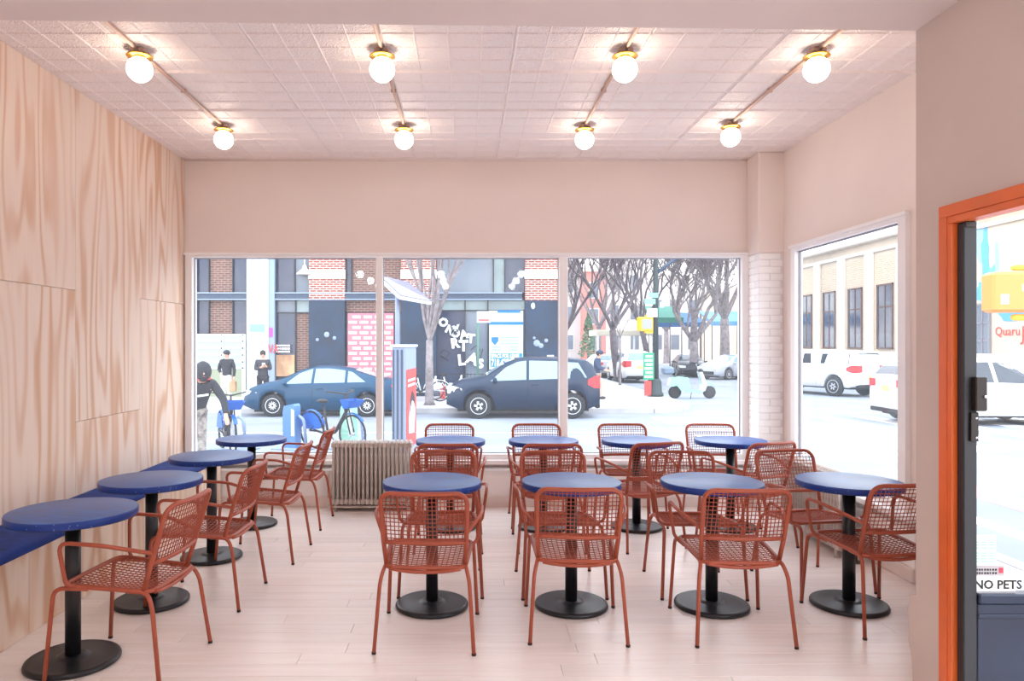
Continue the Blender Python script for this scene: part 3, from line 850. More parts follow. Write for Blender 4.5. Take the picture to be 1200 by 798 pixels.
# ================================================================== CEILING LAMPS
gm = mat('lit_opal_globe', (255, 230, 206), 0.4, emit=GLOBE_FRONT)
gb = mat('added_fill_globe', (238, 246, 255), 0.4, emit=GLOBE_FILL)  # strong emitter for the added fill globes
def lamp(loc, zc, label, group, gmat):
    t = empty('ceiling_globe_lamp', (loc[0], loc[1], zc), label=label, cat='lamp', group=group)
    m = MB(); m.cbox((-0.045, -0.045, -0.035), (0.045, 0.045, -0.001), 0.008); m.build('junction_box', M['jbox'], t)
    MB().lathe([(0.0, -0.036), (0.05, -0.036), (0.078, -0.044), (0.080, -0.048), (0.076, -0.051), (0.0, -0.049)], 36).build('brass_disc', M['brass'], t)
    MB().lathe([(0.034, -0.049), (0.036, -0.058), (0.036, -0.072)], 24).build('collar', M['brass'], t)
    MB().ball((0, 0, -0.128), 0.0775, 28, 18).build('globe', gmat, t)
    return t
rows = [-2.035, -0.53, 0.975, 2.165]
names = ['nearest the plywood wall', 'second from the plywood wall', 'third from the plywood wall', 'nearest the side window']
for i, x in enumerate(rows):
    xo = (0.0, 0.035, 0.0, 0.0)[i]
    lamp((x, 4.50, 0), ZC, 'white globe ceiling lamp with brass disc, nearer row, ' + names[i], 'ceiling globe lamps', gm)
    lamp((x, 6.05 if i < 3 else 5.97, 0), ZC, 'white globe ceiling lamp with brass disc, row by the window, ' + names[i], 'ceiling globe lamps', gm)
    m = MB(); m.tube([(x, YE - 0.1, ZC - 0.016), (x, 4.46, ZC - 0.016)], 0.011, 8); m.tube([(x, 4.54, ZC - 0.016), (x, 6.01 if i < 3 else 5.93, ZC - 0.016)], 0.011, 8)
    for y in (3.7, 5.2): m.cbox((x - 0.02, y - 0.008, ZC - 0.028), (x + 0.02, y + 0.008, ZC - 0.003), 0.003)
    tag(m.build('wiring_conduit', M['conduit']), 'thin painted conduit linking the ceiling globe lamps, ' + names[i], 'conduit', 'ceiling conduits')
k = 0
for y, a in ((1.0, 'first row back'), (-0.4, 'middle row'), (-1.8, 'row by the back wall')):  # unseen globes added behind the camera to brighten the interior
    for x, b_ in ((-2.0, 'bench side'), (-0.5, 'middle'), (1.0, 'door side')):
        lamp((x, y, 0), ZS, 'added fill globe lamp on the low soffit, ' + a + ', ' + b_, 'added fill globe lamps', gb)
# ================================================================== OUTSIDE
GZ, SZ = -0.50, -0.36            # roadway and sidewalk heights
M['asphalt'] = mat('worn_pale_asphalt', (146, 152, 164), 0.85, noise=0.12, nscale=0.6, bump=0.2, bscale=30)
M['concrete'] = mat('sidewalk_concrete', (186, 182, 184), 0.85, noise=0.08, nscale=0.8)
M['curb'] = mat('granite_curb', (190, 188, 190), 0.8, noise=0.1, nscale=3)
M['paintw'] = mat('road_paint_white', (240, 240, 240), 0.7)
M['paintr'] = mat('road_paint_red', (226, 150, 150), 0.7)
M['steelbl'] = mat('painted_steel_beam', (60, 76, 98), 0.5)
M['navyb'] = mat('navy_painted_brick', (16, 50, 80), 0.6, noise=0.35, nscale=1.3, col2=(10, 30, 52))
M['redbrick'] = brick_mat('red_brick', (160, 78, 62), (132, 60, 50), (226, 210, 200), 1.25)
M['brownbrick'] = brick_mat('brown_brick', (120, 84, 74), (100, 70, 64), (150, 130, 120), 1.25)
M['stonew'] = mat('white_stone_band', (224, 216, 204), 0.7)
M['darkglass'] = mat('dark_shop_glass', (26, 48, 78), 0.12, spec=0.6, noise=0.5, nscale=0.7, col2=(66, 70, 90))
M['greyglass'] = mat('grey_shop_glass', (120, 130, 142), 0.2, spec=0.6, noise=0.2, nscale=0.6, col2=(96, 108, 124))
M['greenglass'] = mat('pale_green_glass', (150, 172, 176), 0.15, spec=0.6, noise=0.2, nscale=0.5)
M['frost'] = mat('frosted_panel', (160, 182, 176), 0.5)
M['frame_dk'] = mat('dark_shop_frame', (26, 32, 46), 0.5)
M['pillw'] = mat('white_pillar_paint', (222, 226, 232), 0.6)
M['bluegrey'] = mat('blue_grey_paint', (140, 156, 184), 0.6)
M['pink'] = mat('pink_poster', (232, 118, 130), 0.7)
M['posterw'] = mat('poster_white', (246, 238, 240), 0.7)
M['cyan'] = mat('cyan_banner', (8, 130, 196), 0.6)
M['cyanl'] = mat('pale_cyan_banner', (206, 236, 244), 0.6)
M['blue'] = mat('banner_blue', (10, 110, 190), 0.6)
M['grafw'] = mat('white_spray_paint', (236, 244, 246), 0.8)
M['teal'] = mat('teal_sign', (130, 200, 190), 0.6)
M['violet'] = mat('violet_spray_paint', (170, 70, 190), 0.7)
M['red'] = mat('red_sign', (214, 66, 60), 0.6)
M['tan'] = mat('tan_print', (206, 170, 130), 0.7, noise=0.35, nscale=1.6, col2=(140, 96, 70))
M['tire'] = mat('tire_rubber', (34, 34, 38), 0.8)
M['rim'] = mat('alloy_rim', (205, 208, 214), 0.35, metal=0.4)
M['under'] = mat('car_underside', (20, 20, 22), 0.8)
M['carglass'] = mat('car_window', (132, 160, 178), 0.08, spec=0.8)
M['carglassd'] = mat('car_window_dark', (40, 52, 66), 0.1, spec=0.7)
M['bark'] = mat('grey_bark', (150, 140, 142), 0.9, noise=0.25, nscale=6)
M['barkd'] = mat('dark_bark', (112, 103, 108), 0.9, noise=0.25, nscale=4)
M['poleg'] = mat('dark_green_pole', (30, 48, 50), 0.5)
M['yellow'] = mat('signal_yellow', (240, 190, 30), 0.5)
M['green'] = mat('banner_green', (40, 150, 110), 0.6)
M['mint'] = mat('mint_scooter_paint', (150, 214, 196), 0.3, coat=0.5)
M['bikeblue'] = mat('bike_blue', (6, 90, 180), 0.4)
M['chrome'] = mat('brushed_metal', (190, 192, 196), 0.3, metal=0.8)
M['cream'] = mat('cream_render', (212, 196, 176), 0.85, noise=0.08, nscale=0.5)
M['tanbrick'] = brick_mat('tan_brick', (206, 180, 150), (190, 164, 136), (220, 205, 186), 1.6)

def struct(name, b, m): return tag(b.build(name, m), kind='structure')
# roadway, sidewalks, curbs
struct('street', MB().quad((-90, 7.45, GZ), (110, 7.45, GZ), (110, 190, GZ), (-90, 190, GZ)), M['asphalt'])
struct('street', MB().quad((4.9, -14, GZ), (110, -14, GZ), (110, 7.45, GZ), (4.9, 7.45, GZ)), M['asphalt'])
near = MB(); near.prism([(-40, 7.43), (3.28, 7.43), (3.28, -14), (4.85, -14), (4.85, 10.4), (4.4, 11.5), (3.2, 12.2), (-40, 12.4)], GZ - 0.2, SZ, axis='z')
near = struct('sidewalk', near, M['concrete'])
far = MB(); far.prism([(-60, 21.9), (5.6, 21.9), (6.6, 22.4), (7.1, 23.4), (7.2, 24.6), (8.6, 90), (-60, 90)], GZ - 0.2, SZ, axis='z')
far = struct('sidewalk', far, M['concrete'])
struct('sidewalk', MB().prism([(20.0, 21.9), (80, 21.9), (80, 120), (20.0, 120), (19.0, 24.5), (19.3, 22.5)], GZ - 0.2, SZ, axis='z'), M['concrete'])
for pts in ([(-40, 12.4), (3.2, 12.2), (4.4, 11.5), (4.85, 10.4), (4.85, -14)], [(-60, 21.9), (5.6, 21.9), (6.6, 22.4), (7.1, 23.4), (7.2, 24.6), (8.6, 90)]):
    m = MB()
    for a, b_ in zip(pts, pts[1:]): m.bar((a[0], a[1], (GZ + SZ) / 2 - 0.05), (b_[0], b_[1], (GZ + SZ) / 2 - 0.05), 0.16, abs(SZ - GZ) + 0.12)
    struct('kerb', m, M['curb'])
# low ledge of the building outside the side window and entrance
struct('trim_6', MB().cbox((3.26, -6, SZ), (3.50, 7.6, 0.02), 0.01), M['paintw'])
# road paint
for k in range(7):
    o = MB().box((8.6 + k * 1.25, 14.0, GZ), (9.2 + k * 1.25, 21.0, GZ + 0.004)).build('crosswalk_stripe', M['paintw']); o.parent = None; tag(o, kind='structure')
for k, yy in enumerate((13.6, 14.9, 16.2, 17.5, 18.8, 20.1)):
    o = MB().box((5.2, yy, GZ), (8.2, yy + 0.55, GZ + 0.004)).build('crosswalk_stripe', M['paintw']); tag(o, kind='structure')
tag(MB().box((-60, 17.0, GZ), (4.2, 17.14, GZ + 0.004)).build('lane_line', M['paintw']), kind='structure')
tag(MB().box((5.9, -10, GZ), (6.15, 10.5, GZ + 0.004)).build('lane_line', M['paintw']), kind='structure')
tag(MB().box((6.9, -10, GZ), (7.5, 12.0, GZ + 0.004)).build('lane_line', M['paintr']), kind='structure')

# ------------------------------------------------------------------ the corner building across the street
YF = 27.0
BX = lambda p: fx(p, YF)
BZ = lambda p: fz(p, YF)
bl = empty('corner_building', (0, 0, 0), label='brick corner building with navy painted piers, steel beam and graffiti shop windows across the street', cat='building')
zt = 9.6
MB().box((BX(-60), YF + 0.5, SZ), (BX(653), YF + 14, zt)).build('building_core', M['brownbrick'], bl)
MB().box((BX(-60), YF + 0.1, zt - 0.5), (BX(656), YF + 0.5, zt + 0.3)).build('parapet', M['redbrick'], bl)
def bbox_(name, p0, p1, q0, q1, y0, y1, mt, parent=bl, label=None):
    # pixel-measured facade rectangle: columns p0..p1, rows q0 (top)..q1 (bottom); depths relative to the facade plane
    o = MB().box((BX(p0), YF + y0, q1 if q1 < 50 else BZ(q1)), (BX(p1), YF + y1, q0 if q0 < 50 else BZ(q0))).build(name, mt, parent)
    if label: tag(o, label)
    return o
bbox_('steel_beam', -60, 612, 343, 351, 0.05, 0.45, M['steelbl'])
m = MB(); m.box((BX(-60), YF - 0.02, BZ(344)), (BX(612), YF + 0.05, BZ(342.6))); m.box((BX(-60), YF - 0.02, BZ(351.5)), (BX(612), YF + 0.05, BZ(350.2)))
m.build('beam_flange', M['bluegrey'], bl)
GS = float(SZ)
# piers
def pier(p0, p1, brick_only=False):
    bbox_('brick_pier', p0, p1, zt - 0.5, 352, 0.0, 0.5, M['redbrick'])
    bbox_('stone_band', p0 - 0.6, p1 + 0.6, 316, 327, -0.05, 0.1, M['stonew'])
    bbox_('painted_pier', p0, p1, 352, GS, -0.02, 0.5, M['navyb'])
    for k in range(0, 9): bbox_('quoin', p0 - 0.4, p0 + (3.4 if k % 2 else 1.6), 254 + 6.4 * k * 1.0, 258 + 6.4 * k, -0.03, 0.02, M['stonew']) if False else None
pier(362, 404); pier(470, 511); pier(615.5, 656)
bbox_('white_pillar', 290, 315, zt - 0.5, GS, -0.1, 0.5, M['pillw'])
bbox_('pillar_side', 315, 322, zt - 0.5, GS, -0.05, 0.5, M['bluegrey'])
tl = bbox_('teal_notice', 294, 311, 380, 389, -0.13, -0.1, M['teal'])
bbox_('violet_tag', 316, 320, 384, 395, -0.07, -0.05, M['violet'])
text('red_tag', 'VA', 0.5, M['red'], (BX(315), YF - 0.09, BZ(414)), parent=bl, ext=0.01, sx=0.62)
# upper and lower windows between the piers
def window(p0, p1, q0, q1, mt, cols=(), rows=(), y=0.25, fw=1.2, name='window'):
    f = MB()
    X0, X1 = BX(p0), BX(p1)
    Z1 = q0 if q0 < 50 else BZ(q0); Z0 = q1 if q1 < 50 else BZ(q1)
    w = fw * YF / FPX
    xs = [X0] + [BX(c) for c in cols] + [X1]; zs = [Z0] + sorted(BZ(r) for r in rows) + [Z1]
    for x in xs: f.box((x - w / 2, YF + y - 0.1, Z0), (x + w / 2, YF + y + 0.02, Z1))
    for z in zs: f.box((X0, YF + y - 0.1, z - w / 2), (X1, YF + y + 0.02, z + w / 2))
    fo = f.build(name, M['frame_dk'], bl)
    mts = mt if isinstance(mt, list) else [mt]
    k = 0
    for a, b_ in zip(xs, xs[1:]):
        for c, d in zip(zs, zs[1:]):
            MB().box((a + w / 2, YF + y, c + w / 2), (b_ - w / 2, YF + y + 0.01, d - w / 2)).build('pane', mts[k % len(mts)], fo); k += 1
    return fo
dg, gg, gn, bk = M['darkglass'], M['greyglass'], M['greenglass'], M['brownbrick']
window(-60, 100, 230, 343, dg, (20,)); window(110, 200, 230, 343, dg, (150,)); window(-60, 100, 351, GS, dg, (20,)); window(110, 200, 351, GS, dg, (150,))
bbox_('brick_pier', 200, 228, zt - 0.5, GS, 0.0, 0.5, M['brownbrick'])
window(228, 290, 230, 343, [dg, bk, dg], (243, 271)); window(228, 290, 351, GS, [dg, bk, dg], (243, 271))
window(322, 362, 230, 343, [dg, gg], (344,)); window(322, 362, 351, GS, [dg, gg, bk, gn], (345,), (366,))
window(404, 470, 230, 343, [dg, bk], (411,)); window(404, 470, 351, GS, [dg, bk], (), (366,))
window(511, 616, 230, 343, [gg, gn, dg], (578.5, 592), ()); window(511, 616, 351, GS, [dg, gn, gg, gn, gg, gn], (545, 572), (363.5,))
# shop lamp and pane reflections
m = MB(); m.lathe([(0.30, 0.0), (0.30, 0.05), (0.10, 0.22), (0.06, 0.36), (0.0, 0.36)], 16, (BX(357), YF + 0.0, BZ(322)))
m.tube([(BX(357), YF, BZ(322) + 0.36), (BX(357), YF, BZ(322) + 0.75), (BX(362), YF + 0.2, BZ(322) + 0.78)], 0.02, 6)
m.build('barn_lamp', M['stonew'], bl)
# white slatted partition at the foot of the left bay
pf = MB()
for z in (392.5, 400, 408, 416, 424, 431): pf.box((BX(228), YF - 0.24, BZ(z) - 0.03), (BX(289), YF - 0.18, BZ(z) + 0.03))
for x in (228.5, 262, 286.5, 289): pf.box((BX(x) - 0.03, YF - 0.24, SZ), (BX(x) + 0.03, YF - 0.18, BZ(392)))
fo = pf.build('white_lattice', M['pillw'], bl)
for a, b_ in ((229, 261.5), (262.5, 286)):
    for c, d in zip((392.5, 400, 408, 416, 424), (400, 408, 416, 424, 431)):
        MB().box((BX(a), YF - 0.215, BZ(d) + 0.03), (BX(b_), YF - 0.205, BZ(c) - 0.03)).build('pane', M['frost'], fo)
bbox_('lower_board', 229, 286, 431, GS, -0.22, -0.2, mat('sage_board', (146, 154, 130), 0.7))
# posters and lettering on the shop fronts
bbox_('seafood_print', 323, 344.5, 416, 441, 0.05, 0.2, M['tan'])
for i, z in enumerate((404, 407.5, 411)):
    m = MB(); x = 323.5
    for j in range(5):
        w = (2.2, 3.0, 1.6, 2.6, 3.2)[(i + j) % 5]; m.box((BX(x), YF + 0.03, BZ(z + 2)), (BX(x + w), YF + 0.06, BZ(z))); x += w + 0.8
    tag(m.build('print_line', M['posterw'], bl), kind='stuff')
pk = bbox_('brick_poster', 407.5, 461, 367, 447, 0.02, 0.2, M['pink'])
m = MB()
for r in range(13):
    q = 370 + r * 6.1; x = 408.5 + (0 if r % 2 else 4.5)
    while x < 458:
        x1 = min(x + 9.5, 460.5)
        if (r + int(x)) % 5 != 9: m.box((BX(x), YF + 0.0, BZ(q + 3.0)), (BX(x1), YF + 0.02, BZ(q)))
        x += 13.2
tag(m.build('poster_lettering', M['posterw'], bl), kind='stuff')
o = bbox_('lease_banner', 573.5, 613, 364, 433, 0.05, 0.12, M['cyanl'], label='white and blue space for lease banner')
for a, b_, c, d, mt in ((573.5, 613, 377, 380.5, M['blue']), (583, 610, 363.5, 366.5, M['blue']), (575, 612, 414, 430, M['cyan'])):
    bbox_('blue_stripe', a, b_, c, d, 0.03, 0.05, mt)
m = MB(); m.prism([(BX(576), BZ(395)), (BX(584), BZ(395)), (BX(584), BZ(400)), (BX(580), BZ(404.5)), (BX(576), BZ(400))], YF + 0.03, YF + 0.05, axis='y'); m.build('shield_mark', M['blue'], bl)
text('banner_text', 'SPACE FOR LEASE', 0.20, M['posterw'], (BX(575.6), YF + 0.02, BZ(419.2)), parent=bl, ext=0.005, sx=0.66, bold=0.006)
text('banner_text', '718.437.6100', 0.36, M['posterw'], (BX(575.6), YF + 0.02, BZ(428.8)), parent=bl, ext=0.005, sx=0.565, bold=0.012)
for i, z in enumerate((395, 398.5, 402)):
    bbox_('fine_print', 586, 607, z, z + 0.9, 0.035, 0.05, M['teal'])
for a, b_ in ((577, 587), (597, 607)):
    for z in (406, 409.2): bbox_('fine_print', a, b_, z, z + 1.5, 0.035, 0.05, M['bluegrey'])
# spray-painted letters
for s, p, q, sz, ro in (('O', 515, 383, 0.42, 0.2), ('N', 521, 388, 0.40, -0.5), ('O', 527, 393, 0.42, -0.3), ('Y', 533, 390, 0.36, 0.3), ('A', 540, 397, 0.42, 0.2), ('T', 547, 401, 0.46, -0.1), ('R', 529, 408, 0.50, 0.15), ('T', 538, 411, 0.55, 0.0), ('L', 537, 428, 0.55, 0.1), ('A', 546, 424, 0.58, -0.35), ('S', 560, 431, 0.46, 0.0)):
    text('spray_letter', s, sz, M['grafw'], (BX(p), YF + 0.12, BZ(q)), rot=(pi / 2, -ro, 0), parent=bl, ext=0.006, bold=0.022)
for pts in (((515, 415), (520, 410), (527, 414), (522, 420), (516, 417), (525, 423)), ((552, 410), (558, 405), (563, 410), (557, 416), (563, 420), (566, 409))):
    MB().tube([(BX(a), YF + 0.12, BZ(b_)) for a, b_ in pts], 0.018, 5).build('scribble', M['ink'], bl)
m = MB(); m.ball((BX(624.5), YF - 0.04, BZ(358.5)), 0.075, 10, 6, (1, 0.4, 1.6)); m.build('wall_light', M['pillw'], bl)
bbox_('white_notice', 641, 649, 416, 423, -0.05, -0.02, M['pillw'])
for a, q, r in ((629, 402, 0.12), (634, 405, 0.09), (640, 399, 0.07), (626, 396, 0.05), (383, 392, 0.10), (372, 398, 0.06), (392, 396, 0.07)):
    m = MB(); m.lathe([(0.0, -0.005), (r, -0.004), (r * 1.05, 0.0)], 9, (BX(a), YF - 0.02, BZ(q)), axis='y'); m.build('paint_blotch', M['bluegrey'], bl)
# side return of the corner building along the side street
for k in range(4):
    yy = YF + 2 + k * 3
    MB().box((BX(653) - 0.02, yy, 3.4), (BX(653) + 0.05, yy + 1.4, 6.2)).build('window', M['darkglass'], bl)

# ------------------------------------------------------------------ building across the side street
SB = 23.0
sb = empty('stone_building', (SB, 0, 0), label='pale stone building with tall windows and a blue mural beyond the side window', cat='building')
MB().box((0, 25.0, SZ), (10, 52, 7.4)).build('wall_body', M['cream'], sb)
MB().cbox((-0.35, 24.8, 7.4), (10.2, 52.3, 7.75), 0.05).build('cornice', M['stonew'], sb)
MB().cbox((-0.12, 24.9, 6.75), (0, 52.1, 6.95), 0.03).build('string_course', M['stonew'], sb)
MB().cbox((-0.2, 24.9, SZ), (0, 52.1, 1.15), 0.03).build('plinth', M['stonew'], sb)
yc = 36.8
k = 0
while yc < 52:
    MB().cbox((-0.16, yc - 1.95, 1.1), (0, yc - 1.15, 6.75), 0.03).build('pilaster', M['stonew'], sb)
    MB().box((-0.03, yc - 1.1, 1.3), (0.02, yc + 1.1, 6.5)).build('brick_infill', M['tanbrick'], sb)
    f = MB()
    f.box((-0.10, yc - 0.78, 1.35), (-0.02, yc - 0.68, 4.9)); f.box((-0.10, yc + 0.68, 1.35), (-0.02, yc + 0.78, 4.9)); f.box((-0.10, yc - 0.78, 4.8), (-0.02, yc + 0.78, 4.9))
    f.box((-0.10, yc - 0.78, 1.3), (-0.02, yc + 0.78, 1.4)); f.box((-0.08, yc - 0.03, 1.35), (-0.02, yc + 0.03, 4.9)); f.box((-0.08, yc - 0.7, 3.6), (-0.02, yc + 0.7, 3.68))
    fo = f.build('window', mat('brown_window_frame', (96, 66, 56), 0.6), sb)
    for a, b_ in ((yc - 0.68, yc - 0.03), (yc + 0.03, yc + 0.68)):
        for c, d in ((1.4, 3.6), (3.68, 4.8)): MB().box((-0.05, a, c), (-0.03, b_, d)).build('pane', M['darkglass'], fo)
    yc += 3.08; k += 1
# painted mural bay
random.seed(17)
for i, (cy_, cz_, ry, rz_, ci) in enumerate(((33.1, 5.0, 0.42, 1.9, 0), (32.6, 6.1, 0.30, 0.9, 2), (32.2, 5.4, 0.26, 1.5, 1), (31.8, 4.2, 0.36, 0.9, 0), (32.4, 3.9, 0.5, 0.5, 1), (31.5, 5.3, 0.14, 0.8, 2), (30.5, 2.9, 0.85, 0.45, 3), (29.2, 3.6, 0.5, 0.8, 1))):
    pts = []
    for k in range(16):
        a = 2 * pi * k / 16; q = random.uniform(0.72, 1.15); pts.append((cy_ + ry * q * cos(a), cz_ + rz_ * q * sin(a)))
    m = MB(); m.prism(pts, -0.012 - 0.0015 * i, 0.0, axis='x'); m.build('mural_patch', mat('mural_blue_%s' % 'abcd'[ci], ((104, 172, 204), (90, 168, 206), (150, 196, 214), (84, 160, 206))[ci], 0.7), sb)
f = MB(); f.box((-0.1, 31.85, 0.9), (-0.02, 31.93, 3.4)); f.box((-0.1, 32.75, 0.9), (-0.02, 32.83, 3.4)); f.box((-0.1, 31.85, 3.32), (-0.02, 32.83, 3.4)); f.box((-0.08, 32.3, 0.9), (-0.02, 32.36, 3.4)); f.box((-0.08, 31.9, 2.5), (-0.02, 32.8, 2.56)); f.box((-0.08, 31.9, 1.7), (-0.02, 32.8, 1.76))
fo = f.build('window', mat('grey_window_frame', (130, 130, 140), 0.6), sb); MB().box((-0.05, 31.93, 0.9), (-0.03, 32.75, 3.32)).build('pane', M['greyglass'], fo)
text('red_tag', 'Quaru', 0.55, M['red'], (-0.03, 31.6, 1.95), rot=(pi / 2, 0, -pi / 2), parent=sb, ext=0.004)
text('red_tag', 'Jb', 0.85, M['red'], (-0.03, 30.1, 1.75), rot=(pi / 2, 0, -pi / 2), parent=sb, ext=0.004)

# ------------------------------------------------------------------ row houses and shops far down the side street
def house(x0, x1, y, h, mt, label, cols, rows_, cat='house', name='row_house', depth=8.0):
    t = empty(name, ((x0 + x1) / 2, y, SZ), label=label, cat=cat, group='far houses')
    w = x1 - x0
    MB().box((-w / 2, 0, 0), (w / 2, depth, h)).build('walls', mt, t)
    MB().cbox((-w / 2 + 0.02, -0.25, h - 0.1), (w / 2 - 0.02, depth, h + 0.4), 0.05).build('cornice', M['stonew'], t)
    for j in range(rows_):
        for i in range(cols):
            cx = -w / 2 + w * (i + 0.5) / cols; z = 1.2 + j * (h - 1.4) / rows_
            f = MB(); f.box((cx - 0.6, -0.07, z), (cx + 0.6, 0, z + 1.9)); fo = f.build('window', M['stonew'], t)
            MB().box((cx - 0.48, -0.1, z + 0.1), (cx + 0.48, -0.07, z + 1.8)).build('pane', M['greyglass'], fo)
    return t
M['palebrick'] = mat('pale_red_facade', (206, 130, 120), 0.9)
M['whitef'] = mat('white_facade', (240, 238, 234), 0.9)
M['greyf'] = mat('grey_facade', (196, 190, 186), 0.9)
M['sandf'] = mat('sand_facade', (214, 190, 170), 0.9)
house(7.9, 13.4, 86, 11.5, M['greyf'], 'grey row house far down the side street behind the conifer', 2, 3)
house(13.4, 16.2, 85, 10.5, M['palebrick'], 'narrow red row house far down the side street', 1, 3)
house(16.2, 21.0, 86, 12.0, M['whitef'], 'white row house beside the red one far down the side street', 2, 3)
house(21.0, 27.0, 84, 9.5, M['whitef'], 'lower white row house at the end of the side street behind the yellow signal', 3, 2)
house(27.5, 36.0, 80, 8.0, M['sandf'], 'sand coloured house behind the forked trees', 3, 2)
house(22.6, 31.0, 58, 6.8, M['sandf'], 'sandy brick shop building beyond the parked cars', 3, 1, 'building', 'shop_building', 12)
# blue shade canopies in front of the shops
def canopy(x0, x1, y, z, col, label):
    t = empty('street_canopy', ((x0 + x1) / 2, y, SZ), label=label, cat='canopy')
    w = (x1 - x0) / 2
    m = MB(); m.add([(-w, 0, z), (w, 0, z), (w, 3, z + 0.9), (-w, 3, z + 0.9), (-w, 0, z - 0.35), (w, 0, z - 0.35), (w, 3, z + 0.8), (-w, 3, z + 0.8)], [(0, 1, 2, 3), (0, 4, 5, 1), (4, 7, 6, 5), (1, 5, 6, 2), (0, 3, 7, 4), (3, 2, 6, 7)])
    m.build('awning', col, t)
    for x in (-w + 0.1, w - 0.1):
        MB().tube([(x, 0.1, 0), (x, 0.1, z)], 0.04, 6).build('post', M['poleg'], t); MB().tube([(x, 2.9, 0), (x, 2.9, z + 0.8)], 0.04, 6).build('post', M['poleg'], t)
    return t
canopy(14.6, 18.4, 56, 3.6, mat('blue_awning', (44, 92, 140), 0.7), 'dark blue canopy behind the parked cars past the signal pole')
canopy(18.8, 22.0, 56, 3.7, mat('pale_blue_awning', (96, 150, 190), 0.7), 'lighter blue canopy beside the dark blue one past the forked tree')
MB_ = MB()
t = empty('dining_shed', (11.1, 52, SZ), label='cream roofed outdoor dining shed on slim posts beyond the small tree', cat='shed')
MB().cbox((-1.9, 0, 2.55), (2.2, 3, 2.95), 0.04).build('roof', mat('cream_shed_roof', (226, 216, 196), 0.7), t)
for x in (-1.8, -0.6, 0.8, 2.1):
    MB().box((x, 0.05, 0), (x + 0.12, 0.17, 2.55)).build('post', M['whitef'], t)
MB().box((-1.8, 0.1, 0), (2.1, 0.2, 1.0)).build('low_wall', M['greyf'], t)
canopy(12.4, 14.3, 48.0, 3.7, mat('green_awning', (60, 140, 120), 0.7), 'small green awning under the yellow pedestrian signal')

# ------------------------------------------------------------------ trees
def tree(name, x, y, h, r0, label, seed, fork=0.35, spread=0.5, lean=(0, 0), depth=5, mt=None, z0=SZ, twig=0.006, n1=4):
    random.seed(seed)
    t = empty(name, (x, y, z0), label=label, cat='tree')
    tr = MB(); br = MB()
    top = Vector((lean[0], lean[1], h * fork))
    tr.tube([(0, 0, 0), (0, 0, 0.12), tuple(top * 0.5 + Vector((random.uniform(-.05, .05), 0, 0))), tuple(top)], [r0 * 1.5, r0 * 1.08, r0 * 0.95, r0 * 0.82], 8)
    tr.build('trunk', mt or M['bark'], t)
    def grow(p, d, L, r, lvl):
        q = p; pts = [p]; n = 3
        for i in range(n):
            d = (d + Vector((random.uniform(-.16, .16), random.uniform(-.16, .16), random.uniform(-.02, .14)))).normalized()
            q = q + d * (L / n); pts.append(q)
        br.tube(pts, [max(r * (1 - 0.13 * i), twig) for i in range(n + 1)], 5 if r > 0.03 else 3, caps=False)
        if lvl <= 0: return
        k = 3 if random.random() < 0.55 else 2
        for j in range(k):
            a = random.uniform(0, 2 * pi); s = random.uniform(0.3, 0.75) * spread * 1.6
            nd = (d + Vector((cos(a) * s, sin(a) * s, random.uniform(-0.05, 0.25)))).normalized()
            st = pts[-1] if j < 2 else pts[random.choice((1, 2))]
            grow(st, nd, L * random.uniform(0.62, 0.85), r * random.uniform(0.5, 0.68), lvl - 1)
    for j in range(n1):
        a = 2 * pi * j / n1 + random.uniform(-.4, .4)
        d = Vector((cos(a) * spread, sin(a) * spread, 1)).normalized()
        grow(top, d, h * 0.24, r0 * 0.55, depth)
    tag(br.build('branches', mt or M['bark'], t, fix=False), kind='stuff')
    return t
tree('bare_tree', -1.22, 23.2, 9.0, 0.13, 'slender bare street tree before the navy pier across the street', 11, 0.23, 0.24, depth=6, n1=8, twig=0.007)
tree('small_tree', 7.25, 34.5, 3.9, 0.055, 'thin young tree with wrapped trunk on the far corner sidewalk', 5, 0.55, 0.25, depth=2, n1=3)
tree('bare_tree', 8.3, 40, 10.5, 0.22, 'large forked bare tree rising behind the dining shed', 21, 0.26, 0.62, lean=(-0.3, 0), depth=7, n1=5, mt=M['barkd'], twig=0.012)
tree('bare_tree', 11.6, 46, 11.0, 0.20, 'bare tree behind the yellow pedestrian signal', 23, 0.28, 0.6, lean=(-0.6, 0), depth=7, n1=5, mt=M['barkd'], twig=0.013)
tree('bare_tree', 14.2, 45.5, 9.5, 0.30, 'bare tree with many spreading limbs right of the signal pole', 33, 0.22, 0.70, depth=7, n1=6, mt=M['bark'], twig=0.012)
tree('bare_tree', 17.0, 48, 11.0, 0.34, 'thick bare tree at the right edge of the third street window pane', 37, 0.33, 0.5, depth=7, n1=4, mt=M['bark'], twig=0.013)
tree('bare_tree', 6.4, 48, 10.5, 0.24, 'bare tree leaning out from behind the corner building', 41, 0.25, 0.8, depth=6, n1=5, mt=M['barkd'], twig=0.013)
tree('bare_tree', 11.2, 62, 13.0, 0.28, 'distant bare tree in the middle of the side street view', 43, 0.25, 0.7, depth=7, n1=5, mt=M['bark'], twig=0.016)
tree('bare_tree', 20.0, 73, 13.0, 0.30, 'distant bare tree behind the blue canopies', 47, 0.25, 0.7, depth=6, n1=5, mt=M['bark'], twig=0.016)
